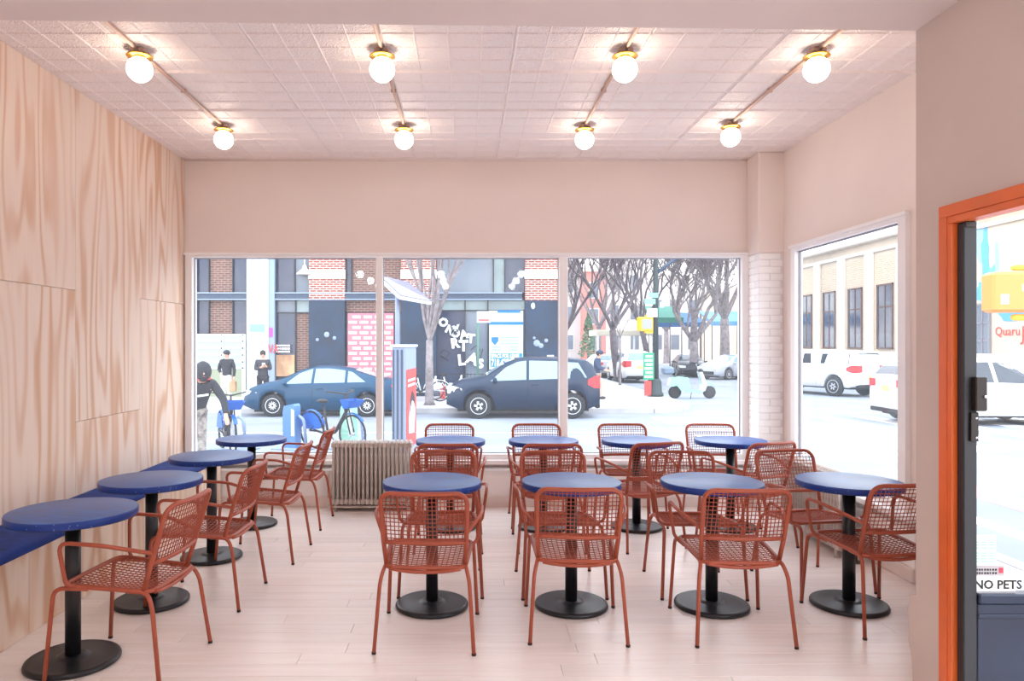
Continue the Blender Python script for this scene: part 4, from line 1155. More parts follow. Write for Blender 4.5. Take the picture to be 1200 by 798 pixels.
# conifer
random.seed(9)
t = empty('conifer', (12.0, 72, SZ), label='small dark green conifer in front of the grey row house', cat='tree')
MB().tube([(0, 0, 0), (0, 0, 1.0)], 0.14, 6).build('trunk', M['barkd'], t)
m = MB()
for i in range(620):
    z = 0.7 + 4.4 * random.random(); rr = 1.15 * (1 - (z - 0.7) / 4.6) * random.uniform(0.5, 1.05); a = random.uniform(0, 2 * pi)
    c = Vector((rr * cos(a), rr * sin(a), z)); u = Vector((random.uniform(-1, 1), random.uniform(-1, 1), random.uniform(-.3, .6))).normalized() * 0.2; v = u.orthogonal().normalized() * 0.10
    m.add([c - u, c + v, c + u, c - v], [(0, 1, 2, 3)])
tag(m.build('foliage', mat('conifer_green', (92, 122, 92), 0.9), t, fix=False), kind='stuff')

# ------------------------------------------------------------------ vehicles
def interp(tab, x):
    if x <= tab[0][0]: return tab[0][1]
    for (a, b_), (c, d) in zip(tab, tab[1:]):
        if x <= c: return b_ + (d - b_) * (x - a) / (c - a)
    return tab[-1][1]
def vehicle(name, loc, heading, spec, paint, label, glass=None, cat='car'):
    # local frame: nose towards +x, centre of wheelbase at origin
    t = empty(name, loc, heading, label=label, cat=cat)
    L0, L1 = spec['x0'], spec['x1']        # tail x, nose x
    top, belt, Wd = spec['top'], spec['belt'], spec['w'] / 2
    wb, Rw = spec['wb'], spec['R']; rw = spec['roofw'] / 2
    sill = spec.get('sill', 0.2)
    glass = glass or M['carglass']
    def hw(x):      # half width in plan
        u = 1.0
        d = min(x - L0, L1 - x)
        if d < 0.7: u = 1 - 0.20 * ((0.7 - d) / 0.7) ** 2.2
        return Wd * u
    def zs(x): return min(interp(belt, x), interp(top, x) - 0.05)
    def sect(x):
        zt_ = interp(top, x); w = hw(x); zb = zs(x)
        g = max(0.0, min(1.0, (zt_ - zb - 0.05) / 0.45))
        zbot = sill + (0.12 * max(0, 1 - min(x - L0, L1 - x) / 0.35))
        for c in (-wb / 2, wb / 2):
            q = (Rw + 0.07) ** 2 - (x - c) ** 2
            if q > 0: zbot = max(zbot, Rw + sqrt(q))
        wt = w * 0.93 * (1 - g) + rw * g * (w / Wd)
        z3 = max(zbot + 0.03, sill + (zb - sill) * 0.5)
        return [(0, zbot), (w * 0.9, zbot), (w * 0.985, zbot + 0.02), (w, z3), (w * 0.985, max(zb - 0.05, z3 + 0.02)), (w * 0.955, max(zb, z3 + 0.04)), (wt, max(zt_ - 0.045, zb + 0.02)), (wt - 0.09, max(zt_ - 0.005, zb + 0.03)), (0, max(zt_ + 0.012, zb + 0.04))]
    xs = sorted(set([round(L0 + (L1 - L0) * i / 60, 3) for i in range(61)] + [round(c + s * (Rw + 0.07) * k, 3) for c in (-wb / 2, wb / 2) for s in (-1, 1) for k in (0.2, 0.5, 0.8, 0.93, 0.995)] + [p[0] for p in top]))
    xs = [x for x in xs if L0 <= x <= L1]
    vs = []; n = 16
    for x in xs:
        s_ = sect(x)
        vs += [(x, y, z) for y, z in s_] + [(x, -y, z) for y, z in reversed(s_[1:-1])]
    fs = []
    for i in range(len(xs) - 1):
        for k in range(n): fs.append((i * n + k, i * n + (k + 1) % n, (i + 1) * n + (k + 1) % n, (i + 1) * n + k))
    fs += [tuple(range(n)), tuple((len(xs) - 1) * n + k for k in range(n))]
    b = MB(); b.sm = True; b.add(vs, fs); body = b.build('body', paint, t)
    body.data.polygons[len(body.data.polygons) - 1].use_smooth = False
    MB().box((L0 + 0.3, -Wd * 0.72, sill - 0.06), (L1 - 0.3, Wd * 0.72, sill + 0.35)).build('underbody', M['under'], t)
    def side_pt(x, z, s, off=0.008):
        S = sect(x); (y5, z5), (y6, z6) = S[5], S[6]
        f = (z - z5) / max(z6 - z5, 1e-4); f = max(0, min(1, f))
        return (x, s * (y5 + (y6 - y5) * f + off), z)
    for s in (-1, 1):
        for poly in spec['glass']:
            m = MB()
            # subdivide polygon along its top/bottom edges for a close fit
            vs2 = [side_pt(x, z, s) for x, z in poly]; m.add(vs2, [tuple(range(len(vs2)))])
            m.build('side_window', glass, t)
        for x in spec.get('seams', ()):
            z1 = interp(belt, x) - 0.02
            m = MB(); pts = []
            for i in range(6):
                z = sill + 0.08 + (z1 - sill - 0.08) * i / 5; S = sect(x)
                y = interp([(S[2][1], S[2][0]), (S[3][1], S[3][0]), (S[4][1], S[4][0]), (S[5][1] + 0.001, S[5][0])], z)
                pts.append((x, s * (y + 0.001), z))
            m.tube(pts, 0.006, 4); m.build('door_seam', M['under'], t)
        for x in spec.get('handles', ()):
            z = interp(belt, x) - 0.12
            MB().cbox((x - 0.1, s * (hw(x) * 0.99) - 0.015, z - 0.012), (x + 0.1, s * (hw(x) * 0.99) + 0.03, z + 0.015), 0.005).build('door_handle', paint, t)
        mx_ = spec['mirror']; z = interp(belt, mx_) + 0.06
        m = MB(); m.ball((mx_, s * (hw(mx_) + 0.09), z), 0.09, 10, 8, (0.7, 1.15, 0.8)); m.bar((mx_, s * hw(mx_) * 0.93, z - 0.05), (mx_, s * (hw(mx_) + 0.06), z - 0.02), 0.05, 0.04)
        m.build('mirror', spec.get('mirror_m', paint), t)
        # lights
        lz, lh = spec['headz'], spec['headh']; m = MB(); pts = []
        for x in (L1 - 0.02, L1 - 0.20, L1 - 0.42): pts.append((x, s * (hw(x) * 0.985 + 0.004)))
        vs3 = []
        for (x, y), hh in zip(pts, (1, 0.9, 0.35)): vs3 += [(x, y, lz - lh * hh * 0.5), (x, y, lz + lh * hh * 0.6)]
        vs3 = [(L1 + 0.004, s * hw(L1) * 0.6, lz - lh * .5), (L1 + 0.004, s * hw(L1) * 0.6, lz + lh * .4)] + vs3
        m.add(vs3, [(0, 1, 3, 2), (2, 3, 5, 4), (4, 5, 7, 6)]); m.build('headlight', mat('headlamp_lens', (225, 232, 238), 0.1), t)
        tz, th = spec['tailz'], spec['tailh']
        vs3 = [(L0 - 0.006, s * hw(L0) * 0.62, tz - th * .4), (L0 - 0.006, s * hw(L0) * 0.62, tz + th * .5)]
        for x, hh in ((L0 - 0.004, 1), (L0 + 0.16, 1), (L0 + 0.36, 0.4)): vs3 += [(x, s * (hw(x) * 1.0 + 0.012), tz - th * hh * .5), (x, s * (hw(x) * 1.0 + 0.012), tz + th * hh * .5)]
        m = MB(); m.add(vs3, [(0, 1, 3, 2), (2, 3, 5, 4), (4, 5, 7, 6)]); m.build('tail_light', mat('tail_lamp_lens', (210, 50, 55), 0.2), t)
    # windscreen and rear screen
    for nm, (a, c) in (('windscreen', spec['ws']), ('rear_window', spec['rs'])):
        m = MB(); vv = []
        st = [a + (c - a) * i / 4 for i in range(5)]
        for x in st:
            S = sect(x); w = S[7][0] + 0.02; z6 = S[7][1]; z8 = S[8][1]
            vv += [(x, -w, z6 + 0.006), (x, 0, z8 + 0.008), (x, w, z6 + 0.006)]
        m.sm = True
        m.add(vv, [(i * 3 + k, i * 3 + k + 1, i * 3 + k + 4, i * 3 + k + 3) for i in range(4) for k in range(2)])
        m.build(nm, glass, t)
    pl = MB().cbox((L0 - 0.02, -0.16, spec['platez'] - 0.08), (L0 - 0.003, 0.16, spec['platez'] + 0.08), 0.004).build('number_plate', mat('plate_yellow', (235, 200, 120), 0.5), t)
    MB().cbox((L1 - 0.03, -Wd * 0.6, sill + 0.12), (L1 + 0.012, Wd * 0.6, sill + 0.30), 0.01).build('grille', M['under'], t)
    m = MB(); m.cbox((L0 - 0.015, -Wd * 0.75, sill + 0.02), (L0 + 0.1, Wd * 0.75, sill + 0.14), 0.02); m.build('bumper_valance', M['under'], t)
    # wheels
    for c in (-wb / 2, wb / 2):
        for s in (-1, 1):
            w = MB(); Wy = 0.20
            w.lathe([(Rw * 0.64, -Wy / 2), (Rw * 0.93, -Wy / 2), (Rw, -Wy / 2 + 0.03), (Rw, Wy / 2 - 0.03), (Rw * 0.93, Wy / 2), (Rw * 0.64, Wy / 2)], 32, axis='y')
            wo = w.build('wheel', M['tire'], t, (c, s * (Wd - Wy / 2 - 0.01), Rw))
            r = MB(); yo = s * Wy / 2
            r.lathe([(Rw * 0.66, yo - s * 0.03), (Rw * 0.655, yo + s * 0.002), (Rw * 0.60, yo + s * 0.002), (Rw * 0.58, yo - s * 0.05)], 32, axis='y')
            ns = spec.get('spokes', 10)
            for k in range(ns):
                a = 2 * pi * k / ns
                r.bar((Rw * 0.1 * cos(a), yo - s * 0.008, Rw * 0.1 * sin(a)), (Rw * 0.62 * cos(a + 0.15), yo - s * 0.012, Rw * 0.62 * sin(a + 0.15)), Rw * (0.9 / ns), 0.02, up=(0, 1, 0))
            r.lathe([(0.0, yo - s * 0.001), (Rw * 0.17, yo - s * 0.003), (Rw * 0.19, yo - s * 0.02)], 16, axis='y')
            r.build('rim', M['rim'], wo)
            MB().lathe([(0.0, yo - s * 0.06), (Rw * 0.62, yo - s * 0.06)], 24, axis='y').build('brake_shadow_disc', M['under'], wo)
    return t
def side_windows(lst): return lst
sedan = dict(x0=-2.40, x1=2.24, wb=2.70, R=0.325, w=1.78, roofw=1.16, sill=0.19,
    top=[(-2.40, 0.80), (-2.30, 1.02), (-1.85, 1.07), (-1.35, 1.22), (-0.85, 1.38), (-0.30, 1.445), (0.20, 1.44), (0.60, 1.34), (1.25, 1.03), (1.75, 0.94), (2.05, 0.82), (2.20, 0.62), (2.24, 0.5)],
    belt=[(-2.4, 0.98), (-1.0, 0.96), (1.2, 0.90), (2.24, 0.75)],
    glass=[[(-1.42, 0.99), (-0.78, 0.985), (-0.78, 1.325), (-1.0, 1.28)], [(-0.70, 0.985), (0.18, 0.965), (0.16, 1.38), (-0.25, 1.385), (-0.70, 1.335)], [(0.26, 0.965), (1.08, 0.945), (0.62, 1.26), (0.24, 1.38)]],
    seams=(0.22, 1.02, -0.78), handles=(0.0, -0.98), mirror=0.98, headz=0.68, headh=0.14, tailz=0.88, tailh=0.18, ws=(0.24, 1.14), rs=(-1.78, -0.98), platez=0.80, spokes=10)
sedan['glass'] = [[(-1.30, 1.0), (-0.78, 0.985), (-0.78, 1.31), (-0.92, 1.27)], [(-0.70, 0.985), (0.18, 0.965), (0.16, 1.375), (-0.25, 1.38), (-0.70, 1.325)], [(0.26, 0.965), (1.0, 0.945), (0.62, 1.24), (0.24, 1.375)]]
suv = dict(x0=-2.10, x1=2.20, wb=2.62, R=0.36, w=1.84, roofw=1.28, sill=0.26,
    top=[(-2.10, 0.95), (-2.06, 1.15), (-1.92, 1.50), (-1.75, 1.64), (-1.2, 1.70), (-0.2, 1.715), (0.25, 1.68), (0.55, 1.55), (1.15, 1.16), (1.75, 1.06), (2.05, 0.92), (2.17, 0.70), (2.20, 0.5)],
    belt=[(-2.1, 1.14), (-1.0, 1.10), (1.2, 1.02), (2.2, 0.85)],
    glass=[[(-1.72, 1.15), (-1.08, 1.12), (-1.08, 1.58), (-1.50, 1.56)], [(-0.98, 1.12), (-0.10, 1.09), (-0.12, 1.62), (-0.98, 1.60)], [(-0.02, 1.09), (0.98, 1.05), (0.55, 1.42), (0.22, 1.58), (-0.04, 1.62)]],
    seams=(-0.06, 0.92, -1.02), handles=(-0.25, -1.1), mirror=0.86, headz=0.80, headh=0.20, tailz=1.02, tailh=0.34, ws=(0.28, 1.08), rs=(-2.04, -1.80), platez=0.85, spokes=5)
pickup = dict(x0=-2.65, x1=2.75, wb=3.4, R=0.40, w=1.90, roofw=1.45, sill=0.36,
    top=[(-2.65, 1.1), (-2.62, 1.65), (-2.4, 1.80), (-1.0, 1.84), (0.0, 1.85), (0.7, 1.78), (1.4, 1.25), (2.4, 1.15), (2.7, 0.95), (2.75, 0.6)],
    belt=[(-2.65, 1.22), (2.75, 1.1)],
    glass=[[(-2.35, 1.30), (-1.05, 1.30), (-1.05, 1.70), (-2.30, 1.70)], [(-0.6, 1.30), (-0.15, 1.30), (-0.15, 1.70), (-0.5, 1.70)], [(0.0, 1.28), (1.15, 1.26), (0.65, 1.66), (0.0, 1.70)]],
    seams=(-0.9, -0.1, 1.1), handles=(0.1,), mirror=1.0, headz=0.95, headh=0.2, tailz=1.10, tailh=0.30, ws=(0.75, 1.35), rs=(-2.61, -2.5), platez=0.75, spokes=6)
wsuv = dict(x0=-2.35, x1=2.45, wb=2.85, R=0.37, w=1.92, roofw=1.30, sill=0.26,
    top=[(-2.35, 0.95), (-2.30, 1.22), (-2.08, 1.52), (-1.85, 1.66), (-1.2, 1.72), (-0.1, 1.73), (0.35, 1.68), (0.7, 1.52), (1.3, 1.14), (2.0, 1.05), (2.3, 0.90), (2.42, 0.70), (2.45, 0.5)],
    belt=[(-2.35, 1.18), (-1.0, 1.12), (1.2, 1.04), (2.45, 0.85)],
    glass=[[(-1.85, 1.19), (-1.18, 1.15), (-1.18, 1.60), (-1.60, 1.57)], [(-1.08, 1.15), (-0.12, 1.11), (-0.12, 1.63), (-1.08, 1.61)], [(-0.02, 1.11), (1.05, 1.07), (0.62, 1.42), (0.28, 1.59), (-0.02, 1.63)]],
    seams=(-0.06, 1.0, -1.12), handles=(-0.25, -1.25), mirror=0.95, headz=0.80, headh=0.18, tailz=1.05, tailh=0.22, ws=(0.36, 1.2), rs=(-2.26, -1.95), platez=0.92, spokes=10)
def paint(name, rgb): return mat(name, rgb, 0.3, metal=0.0, spec=0.3, coat=0.08)
P_teal, P_navy, P_white = paint('dark_teal_car_paint', (0, 60, 92)), paint('navy_car_paint', (12, 36, 62)), paint('white_car_paint', (240, 240, 242))
P_black, P_silver, P_bg = paint('black_car_paint', (42, 44, 52)), paint('silver_car_paint', (176, 180, 188)), paint('blue_grey_car_paint', (100, 122, 150))
vehicle('parked_car', (fx(374.5, 20.7), 20.7 + 0.9, GZ), pi, sedan, P_teal, 'dark teal blue sedan parked across the street behind the bicycles')
vehicle('parked_car', (fx(616, 20.2), 20.2 + 0.92, GZ), pi, suv, P_navy, 'navy blue SUV parked across the street past the ad kiosk')
vehicle('passing_car', (11.1 + 2.35, 18.3 + 0.96, GZ), 0.0, wsuv, P_white, 'white SUV with red tail lights driving away past the side window and doorway', M['carglassd'])
ph = pi - R(67)
pc = Vector((14.9, 28.0, 0)) + Vector((cos(ph), sin(ph), 0)) * 2.65 + Vector((cos(R(23)), sin(R(23)), 0)) * 0.95
vehicle('pickup_truck', (pc.x, pc.y, GZ), ph, pickup, P_white, 'white pickup truck with a cap seen through the side window', M['carglassd'], 'truck')
far_cars = [(8.85 + 0.2, 40.5, 92, suv, P_white, 'white hatchback with its tail to the camera behind the sidewalk sapling', None),
            (8.6, 46.5, 92, sedan, P_silver, 'silver car parked farther down the near kerb of the side street', None),
            (14.3, 47.0, -100, sedan, P_black, 'black sedan parked across the side street, nose to the camera, first past the signal pole', M['carglassd']),
            (15.9, 43.5, -150, sedan, P_silver, 'silver sedan parked behind the mint scooter', None),
            (19.4, 48.5, 150, sedan, P_silver, 'pale silver car beside the thick tree trunk across the side street', None),
            (18.1, 38.5, 172, suv, P_bg, 'blue grey car at the right edge of the third street window pane', None)]
for x, y, a, sp, pt, lb, gl in far_cars: vehicle('parked_car', (x, y, GZ), R(a), sp, pt, lb, gl)

# ------------------------------------------------------------------ bicycles
def bicycle(name, loc, rz, fr_m, label, basket=True, fender=None, scale=1.0):
    t = empty(name, loc, rz, label=label, cat='bicycle')
    R0 = 0.33
    fender = fender or M['bikeblue']
    for x in (-0.53, 0.56):
        w = MB(); w.tube([(R0 * cos(a), 0, R0 * sin(a)) for a in [2 * pi * k / 28 for k in range(28)]], 0.02, 6, closed=True)
        wo = w.build('wheel', M['tire'], t, (x, 0, R0 + 0.02))
        s_ = MB()
        for k in range(14): a = 2 * pi * k / 14; s_.tube([(0, 0.02 * (-1) ** k, 0), (R0 * 0.95 * cos(a), 0, R0 * 0.95 * sin(a))], 0.0022, 3, caps=False)
        s_.lathe([(0.03, -0.05), (0.03, 0.05)], 10, axis='y'); tag(s_.build('spokes', M['chrome'], wo), kind='stuff')
        f = MB(); vv = []
        a0, a1 = (R(20), R(175)) if x < 0 else (R(40), R(165))
        n = 12
        for k in range(n + 1):
            a = a0 + (a1 - a0) * k / n
            for rr, yy in ((R0 + 0.035, -0.035), (R0 + 0.055, 0), (R0 + 0.035, 0.035)): vv.append((rr * cos(a), yy, rr * sin(a)))
        f.sm = True; f.add(vv, [(k * 3 + j, k * 3 + j + 1, k * 3 + j + 4, k * 3 + j + 3) for k in range(n) for j in range(2)])
        if x < 0:
            for s in (-1, 1):
                f.prism([(R0 * 1.0 * cos(a), R0 * 1.0 * sin(a)) for a in [R(d) for d in (15, 45, 75, 105, 135, 165)]] + [(-0.12, 0.02), (0.12, 0.02)], s * 0.04, s * 0.046, axis='y')
        f.build('fender', fender, t, (x, 0, R0 + 0.02))
    m = MB()
    m.tube([(0.42, 0, 0.86), (0.40, 0, 0.74), (0.12, 0, 0.36), (-0.08, 0, 0.30)], 0.032, 8)
    m.tube([(-0.08, 0, 0.30), (-0.20, 0, 0.80)], 0.022, 8); m.tube([(-0.08, 0, 0.30), (-0.53, 0.05, 0.35)], 0.014, 6); m.tube([(-0.08, 0, 0.30), (-0.53, -0.05, 0.35)], 0.014, 6)
    m.tube([(-0.17, 0, 0.66), (-0.53, 0.05, 0.35)], 0.012, 6); m.tube([(-0.17, 0, 0.66), (-0.53, -0.05, 0.35)], 0.012, 6)
    m.tube([(0.41, 0.05, 0.80), (0.56, 0.05, 0.35)], 0.014, 6); m.tube([(0.41, -0.05, 0.80), (0.56, -0.05, 0.35)], 0.014, 6)
    m.build('frame', fr_m, t)
    m = MB(); m.ball((-0.24, 0, 0.90), 0.10, 12, 8, (1.4, 0.85, 0.38)); m.tube([(-0.20, 0, 0.8), (-0.23, 0, 0.88)], 0.014, 6); m.build('saddle', M['foot'], t)
    m = MB(); m.tube([(0.40, 0, 0.86), (0.37, 0, 1.06)], 0.016, 8)
    m.tube(rpath([(0.20, -0.29, 1.10), (0.34, -0.26, 1.10), (0.40, 0, 1.05), (0.34, 0.26, 1.10), (0.20, 0.29, 1.10)], 0.06, 4), 0.013, 8); m.build('handlebar', M['foot'], t)
    if basket:
        m = MB(); m.add([(0.46, -0.13, 0.80), (0.60, -0.13, 0.82), (0.60, 0.13, 0.82), (0.46, 0.13, 0.80), (0.44, -0.19, 0.97), (0.68, -0.19, 0.95), (0.68, 0.19, 0.95), (0.44, 0.19, 0.97)], [(0, 3, 2, 1), (0, 1, 5, 4), (1, 2, 6, 5), (2, 3, 7, 6), (3, 0, 4, 7)])
        m.build('basket', fender, t)
    m = MB(); m.lathe([(0.0, -0.03), (0.08, -0.03), (0.08, 0.03), (0.0, 0.03)], 16, (-0.08, 0, 0.30), axis='y'); m.tube([(-0.08, 0.05, 0.3), (0.03, 0.05, 0.18), (0.03, 0.11, 0.18)], 0.01, 5); m.tube([(-0.08, -0.05, 0.3), (-0.19, -0.05, 0.42), (-0.19, -0.11, 0.42)], 0.01, 5)
    m.build('crank', M['foot'], t)
    return t
bicycle('share_bike', (fx(388, 13.2), 13.2, SZ + 0.0), R(-38), M['foot'], 'blue share bicycle docked beside the green ended dock post outside the window')
bicycle('share_bike', (fx(266, 13.0), 13.0, SZ), R(-62), M['foot'], 'blue share bicycle next to the hooded person outside')
bicycle('white_bike', (fx(497, 25.0), 24.6, SZ), 0, M['pillw'], 'white bicycle leaning behind the street tree trunk', False, M['pillw'])
bicycle('white_bike', (fx(527, 25.5), 25.3, SZ), R(8), M['pillw'], 'white bicycle locked by the low railing before the graffiti window', False, M['pillw'])
bicycle('grey_bike', (fx(372, 25.6), 25.9, SZ), 0, M['foot'], 'dark bicycle standing behind the teal sedan roof', False, M['foot'])
# dock posts
def dock(x, y, mt, label):
    t = empty('bike_dock', (x, y, SZ), R(-20), label=label, cat='bike dock', group='bike docks')
    m = MB(); vv = []
    prof = [(-0.13, 0), (-0.135, 0.70), (-0.11, 0.80), (0.09, 0.84), (0.12, 0.80), (0.14, 0.0)]
    m.prism(prof, -0.10, 0.10, axis='y'); m.build('housing', mt, t)
    MB().prism([(0.121, 0.25), (0.115, 0.72), (0.05, 0.75), (0.05, 0.25)], -0.105, 0.105, axis='y').build('side_panel', M['pillw'], t)
    m = MB(); m.tube(rpath([(0.14, 0.0, 0.62), (0.26, 0, 0.55), (0.30, 0, 0.1)], 0.1, 4), 0.03, 8); m.build('locking_arm', M['bluegrey'], t)
    MB().cbox((-0.3, -0.25, 0), (0.45, 0.25, 0.03), 0.01).build('base_plate', M['bluegrey'], t)
P_dk = mat('dock_blue', (84, 130, 186), 0.4)
dock(fx(261, 12.9), 13.4, M['pillw'], 'white bike dock post by the first share bicycle')
dock(fx(339, 13.3), 13.5, P_dk, 'blue grey bike dock post standing empty before the teal sedan')
dock(fx(408, 13.4), 13.5, mat('dock_green', (150, 206, 180), 0.4), 'pale green bike dock post beside the docked blue bicycle')

# ------------------------------------------------------------------ ad kiosk with solar panel
t = empty('ad_kiosk', (-1.05, 11.05, SZ), R(-4), label='tall grey kiosk with a red poster and solar panel mast outside the window', cat='kiosk')
MB().cbox((-0.105, 0.0, 0.05), (0.105, 1.15, 1.90), 0.01).build('cabinet', M['bluegrey'], t)
for x in (-0.085, -0.02, 0.045): MB().box((x - 0.012, -0.012, 0.1), (x + 0.018, 0.0, 1.86)).build('dark_groove', M['steelbl'], t)
MB().cbox((-0.13, -0.03, 1.90), (0.13, 1.18, 1.94), 0.01).build('cap', M['pillw'], t)
MB().box((0.105, 0.05, 0.30), (0.113, 1.10, 1.55)).build('poster', M['red'], t)
m = MB(); m.prism([(0.30, 0.55), (0.85, 0.50), (0.95, 0.85), (0.85, 1.10), (0.62, 1.18), (0.38, 1.02), (0.28, 0.8)], 0.113, 0.117, axis='x'); m.build('poster_face', M['posterw'], t)
m = MB(); m.prism([(0.30, 0.80), (0.40, 1.06), (0.62, 1.20), (0.84, 1.12), (0.95, 0.9), (0.80, 1.0), (0.6, 1.05), (0.45, 0.95)], 0.117, 0.120, axis='x'); m.build('poster_hair', M['ink'], t)
for z in (1.28, 1.36): MB().box((0.113, 0.2, z), (0.116, 0.95, z + 0.035)).build('poster_line', M['posterw'], t)
MB().box((-0.16, -0.02, 0), (0.16, 1.17, 0.05)).build('foot', M['bluegrey'], t)
MB().tube([(-0.04, 0.12, 1.92), (-0.04, 0.12, 2.70)], 0.035, 10).build('mast', M['bluegrey'], t)
m = MB(); m.add([(-0.28, -0.15, 2.95), (0.06, -0.25, 2.64), (0.42, 0.55, 2.60), (0.02, 0.75, 2.92)], [(0, 1, 2, 3)])
vv = [Vector(v) for v in m.v]; m = MB(); m.add([v for v in vv] + [v + Vector((0.02, -0.01, 0.035)) for v in vv], [(0, 3, 2, 1), (4, 5, 6, 7), (0, 1, 5, 4), (1, 2, 6, 5), (2, 3, 7, 6), (3, 0, 4, 7)])
m.build('solar_panel', mat('solar_glass', (112, 112, 156), 0.2), t)
m = MB(); ed = [0, 1, 2, 3, 0]
for a, b_ in zip(ed, ed[1:]): m.bar(vv[a], vv[b_], 0.03, 0.05)
m.build('panel_rim', M['pillw'], t)

# ------------------------------------------------------------------ signal pole, signs
t = empty('signal_pole', (7.0, 27.0, SZ), label='dark green signal pole with a street lamp arm, signs and posters on the far corner', cat='pole')
MB().lathe([(0.0, 0), (0.30, 0), (0.29, 0.12), (0.24, 0.16), (0.22, 0.55), (0.16, 0.66), (0.0, 0.66)], 8).build('base', M['poleg'], t)
MB().tube([(0, 0, 0.6), (0, 0, 6.8)], [0.115, 0.085], 12).build('mast', M['poleg'], t)
MB().tube([(0, 0, 4.55), (0.5, 0, 4.95), (1.15, 0, 5.35), (2.3, 0, 5.5)], [0.07, 0.06, 0.05, 0.04], 8).build('lamp_arm', M['steelbl'], t)
def sg(name, x0, x1, z0, z1, mt, y=-0.14, th=0.03): return MB().cbox((x0, y - th, z0), (x1, y, z1), 0.004).build(name, mt, t)
sg('street_sign', -0.45, -0.05, 3.42, 3.62, M['teal']); sg('street_sign', -0.30, 0.05, 3.66, 3.84, M['teal']); sg('white_sign', -0.36, 0.02, 2.94, 3.27, M['pillw'])
sg('round_sign', 0.12, 0.26, 3.3, 3.5, M['pillw'])
sg('green_poster', -0.50, -0.10, 0.62, 1.62, M['green']); text('poster_text', 'SALE', 0.34, M['posterw'], (-0.16, -0.18, 0.68), rot=(pi / 2, -pi / 2, 0), parent=t, ext=0.003) if False else None
m = MB()
for k in range(6): m.box((-0.46 + 0.05 * (k % 2), -0.18, 0.70 + k * 0.15), (-0.16, -0.171, 0.78 + k * 0.15))
tag(m.build('poster_print', M['posterw'], t), kind='stuff')
sg('red_poster', -0.46, -0.20, 0.04, 0.58, M['red'])
def pedsignal(loc, rz, s, label, name='pedestrian_signal'):
    p = empty(name, loc, rz, label=label, cat='traffic signal')
    MB().cbox((-0.27 * s, 0, 0), (0.27 * s, 0.26 * s, 0.50 * s), 0.03 * s).build('housing', M['yellow'], p)
    MB().cbox((-0.20 * s, -0.015, 0.08 * s), (0.20 * s, 0.0, 0.42 * s), 0.01).build('lens', mat('grey_signal_lens', (150, 150, 160), 0.4), p)
    MB().box((-0.03 * s, 0.08, -0.07 * s), (0.30 * s, 0.16, 0.0)).build('bracket', M['yellow'], p)
    MB().box((0.02 * s, 0.08, 0.50 * s), (0.30 * s, 0.16, 0.57 * s)).build('bracket', M['yellow'], p)
    return p
p = pedsignal((6.62, 26.75, SZ + 2.42), R(20), 1.05, 'small yellow pedestrian signal on the dark green pole at the far corner')
p = empty('pedestrian_signal', (6.75, 8.9, 1.98), R(-8), label='large yellow pedestrian signal seen through the doorway glass', cat='traffic signal')
M['yellow2'] = mat('faded_signal_yellow', (222, 146, 66), 0.5)
MB().cbox((-0.28, 0, 0), (0.26, 0.28, 0.50), 0.035).build('housing', M['yellow2'], p)
MB().box((-0.19, -0.006, 0.10), (-0.10, 0.0, 0.22)).build('white_sticker', M['pillw'], p)
MB().box((0.05, -0.006, 0.26), (0.16, 0.0, 0.34)).build('white_sticker', M['pillw'], p)
MB().cbox((0.0, 0.08, -0.10), (0.5, 0.17, -0.02), 0.02).build('bracket', M['yellow'], p)
MB().cbox((0.0, 0.08, 0.52), (0.5, 0.17, 0.59), 0.02).build('bracket', M['yellow'], p)
t2 = empty('signal_post', (7.3, 9.0, SZ), label='dark post carrying the large yellow signal beside the side sidewalk', cat='pole')
MB().tube([(0, 0, 0), (0, 0, 4.2)], [0.10, 0.08], 12).build('shaft', M['poleg'], t2); MB().lathe([(0.2, 0), (0.18, 0.3), (0.1, 0.5)], 10).build('base', M['poleg'], t2)
t3 = empty('sign_post', (fx(560, 23.0), 23.0, SZ), label='green post with a white parking sign before the graffiti window', cat='sign')
MB().tube([(0, 0, 0), (0, 0, 2.95)], 0.04, 8).build('post', mat('sign_post_green', (76, 120, 104), 0.5), t3)
MB().cbox((-0.03, -0.06, 2.62), (0.40, -0.04, 2.98), 0.004).build('plate', M['pillw'], t3)
text('sign_text', 'NO', 0.15, M['red'], (0.02, -0.065, 2.82), parent=t3, ext=0.001); MB().box((0.02, -0.064, 2.68), (0.35, -0.062, 2.73)).build('red_line', M['red'], t3)
# low iron railing
t4 = empty('iron_railing', (0, 26.2, SZ), label='low black iron railing in front of the graffiti shop window', cat='railing')
x0_, x1_ = fx(517, 26.2), fx(578, 26.2)
for z in (0.15, 0.85): MB().tube([(x0_, 0, z), (x1_, 0, z)], 0.015, 5).build('rail', M['ink'], t4)
n = 14
fb = None
for k in range(n + 1):
    x = x0_ + (x1_ - x0_) * k / n
    if fb is None: fb = MB().tube([(0, 0, 0), (0, 0, 0.9)], 0.011, 5).build('baluster', M['ink'], t4, (x, 0, 0))
    else: inst('baluster', fb.data, t4, (x, 0, 0))
# red crate/bag behind the bikes
tag(MB().cbox((fx(516, 25.9), 25.8, SZ), (fx(522, 25.9), 26.0, SZ + 0.5), 0.03).build('red_bin', M['red']), 'small red bin between the white bicycles and the railing', 'bin')

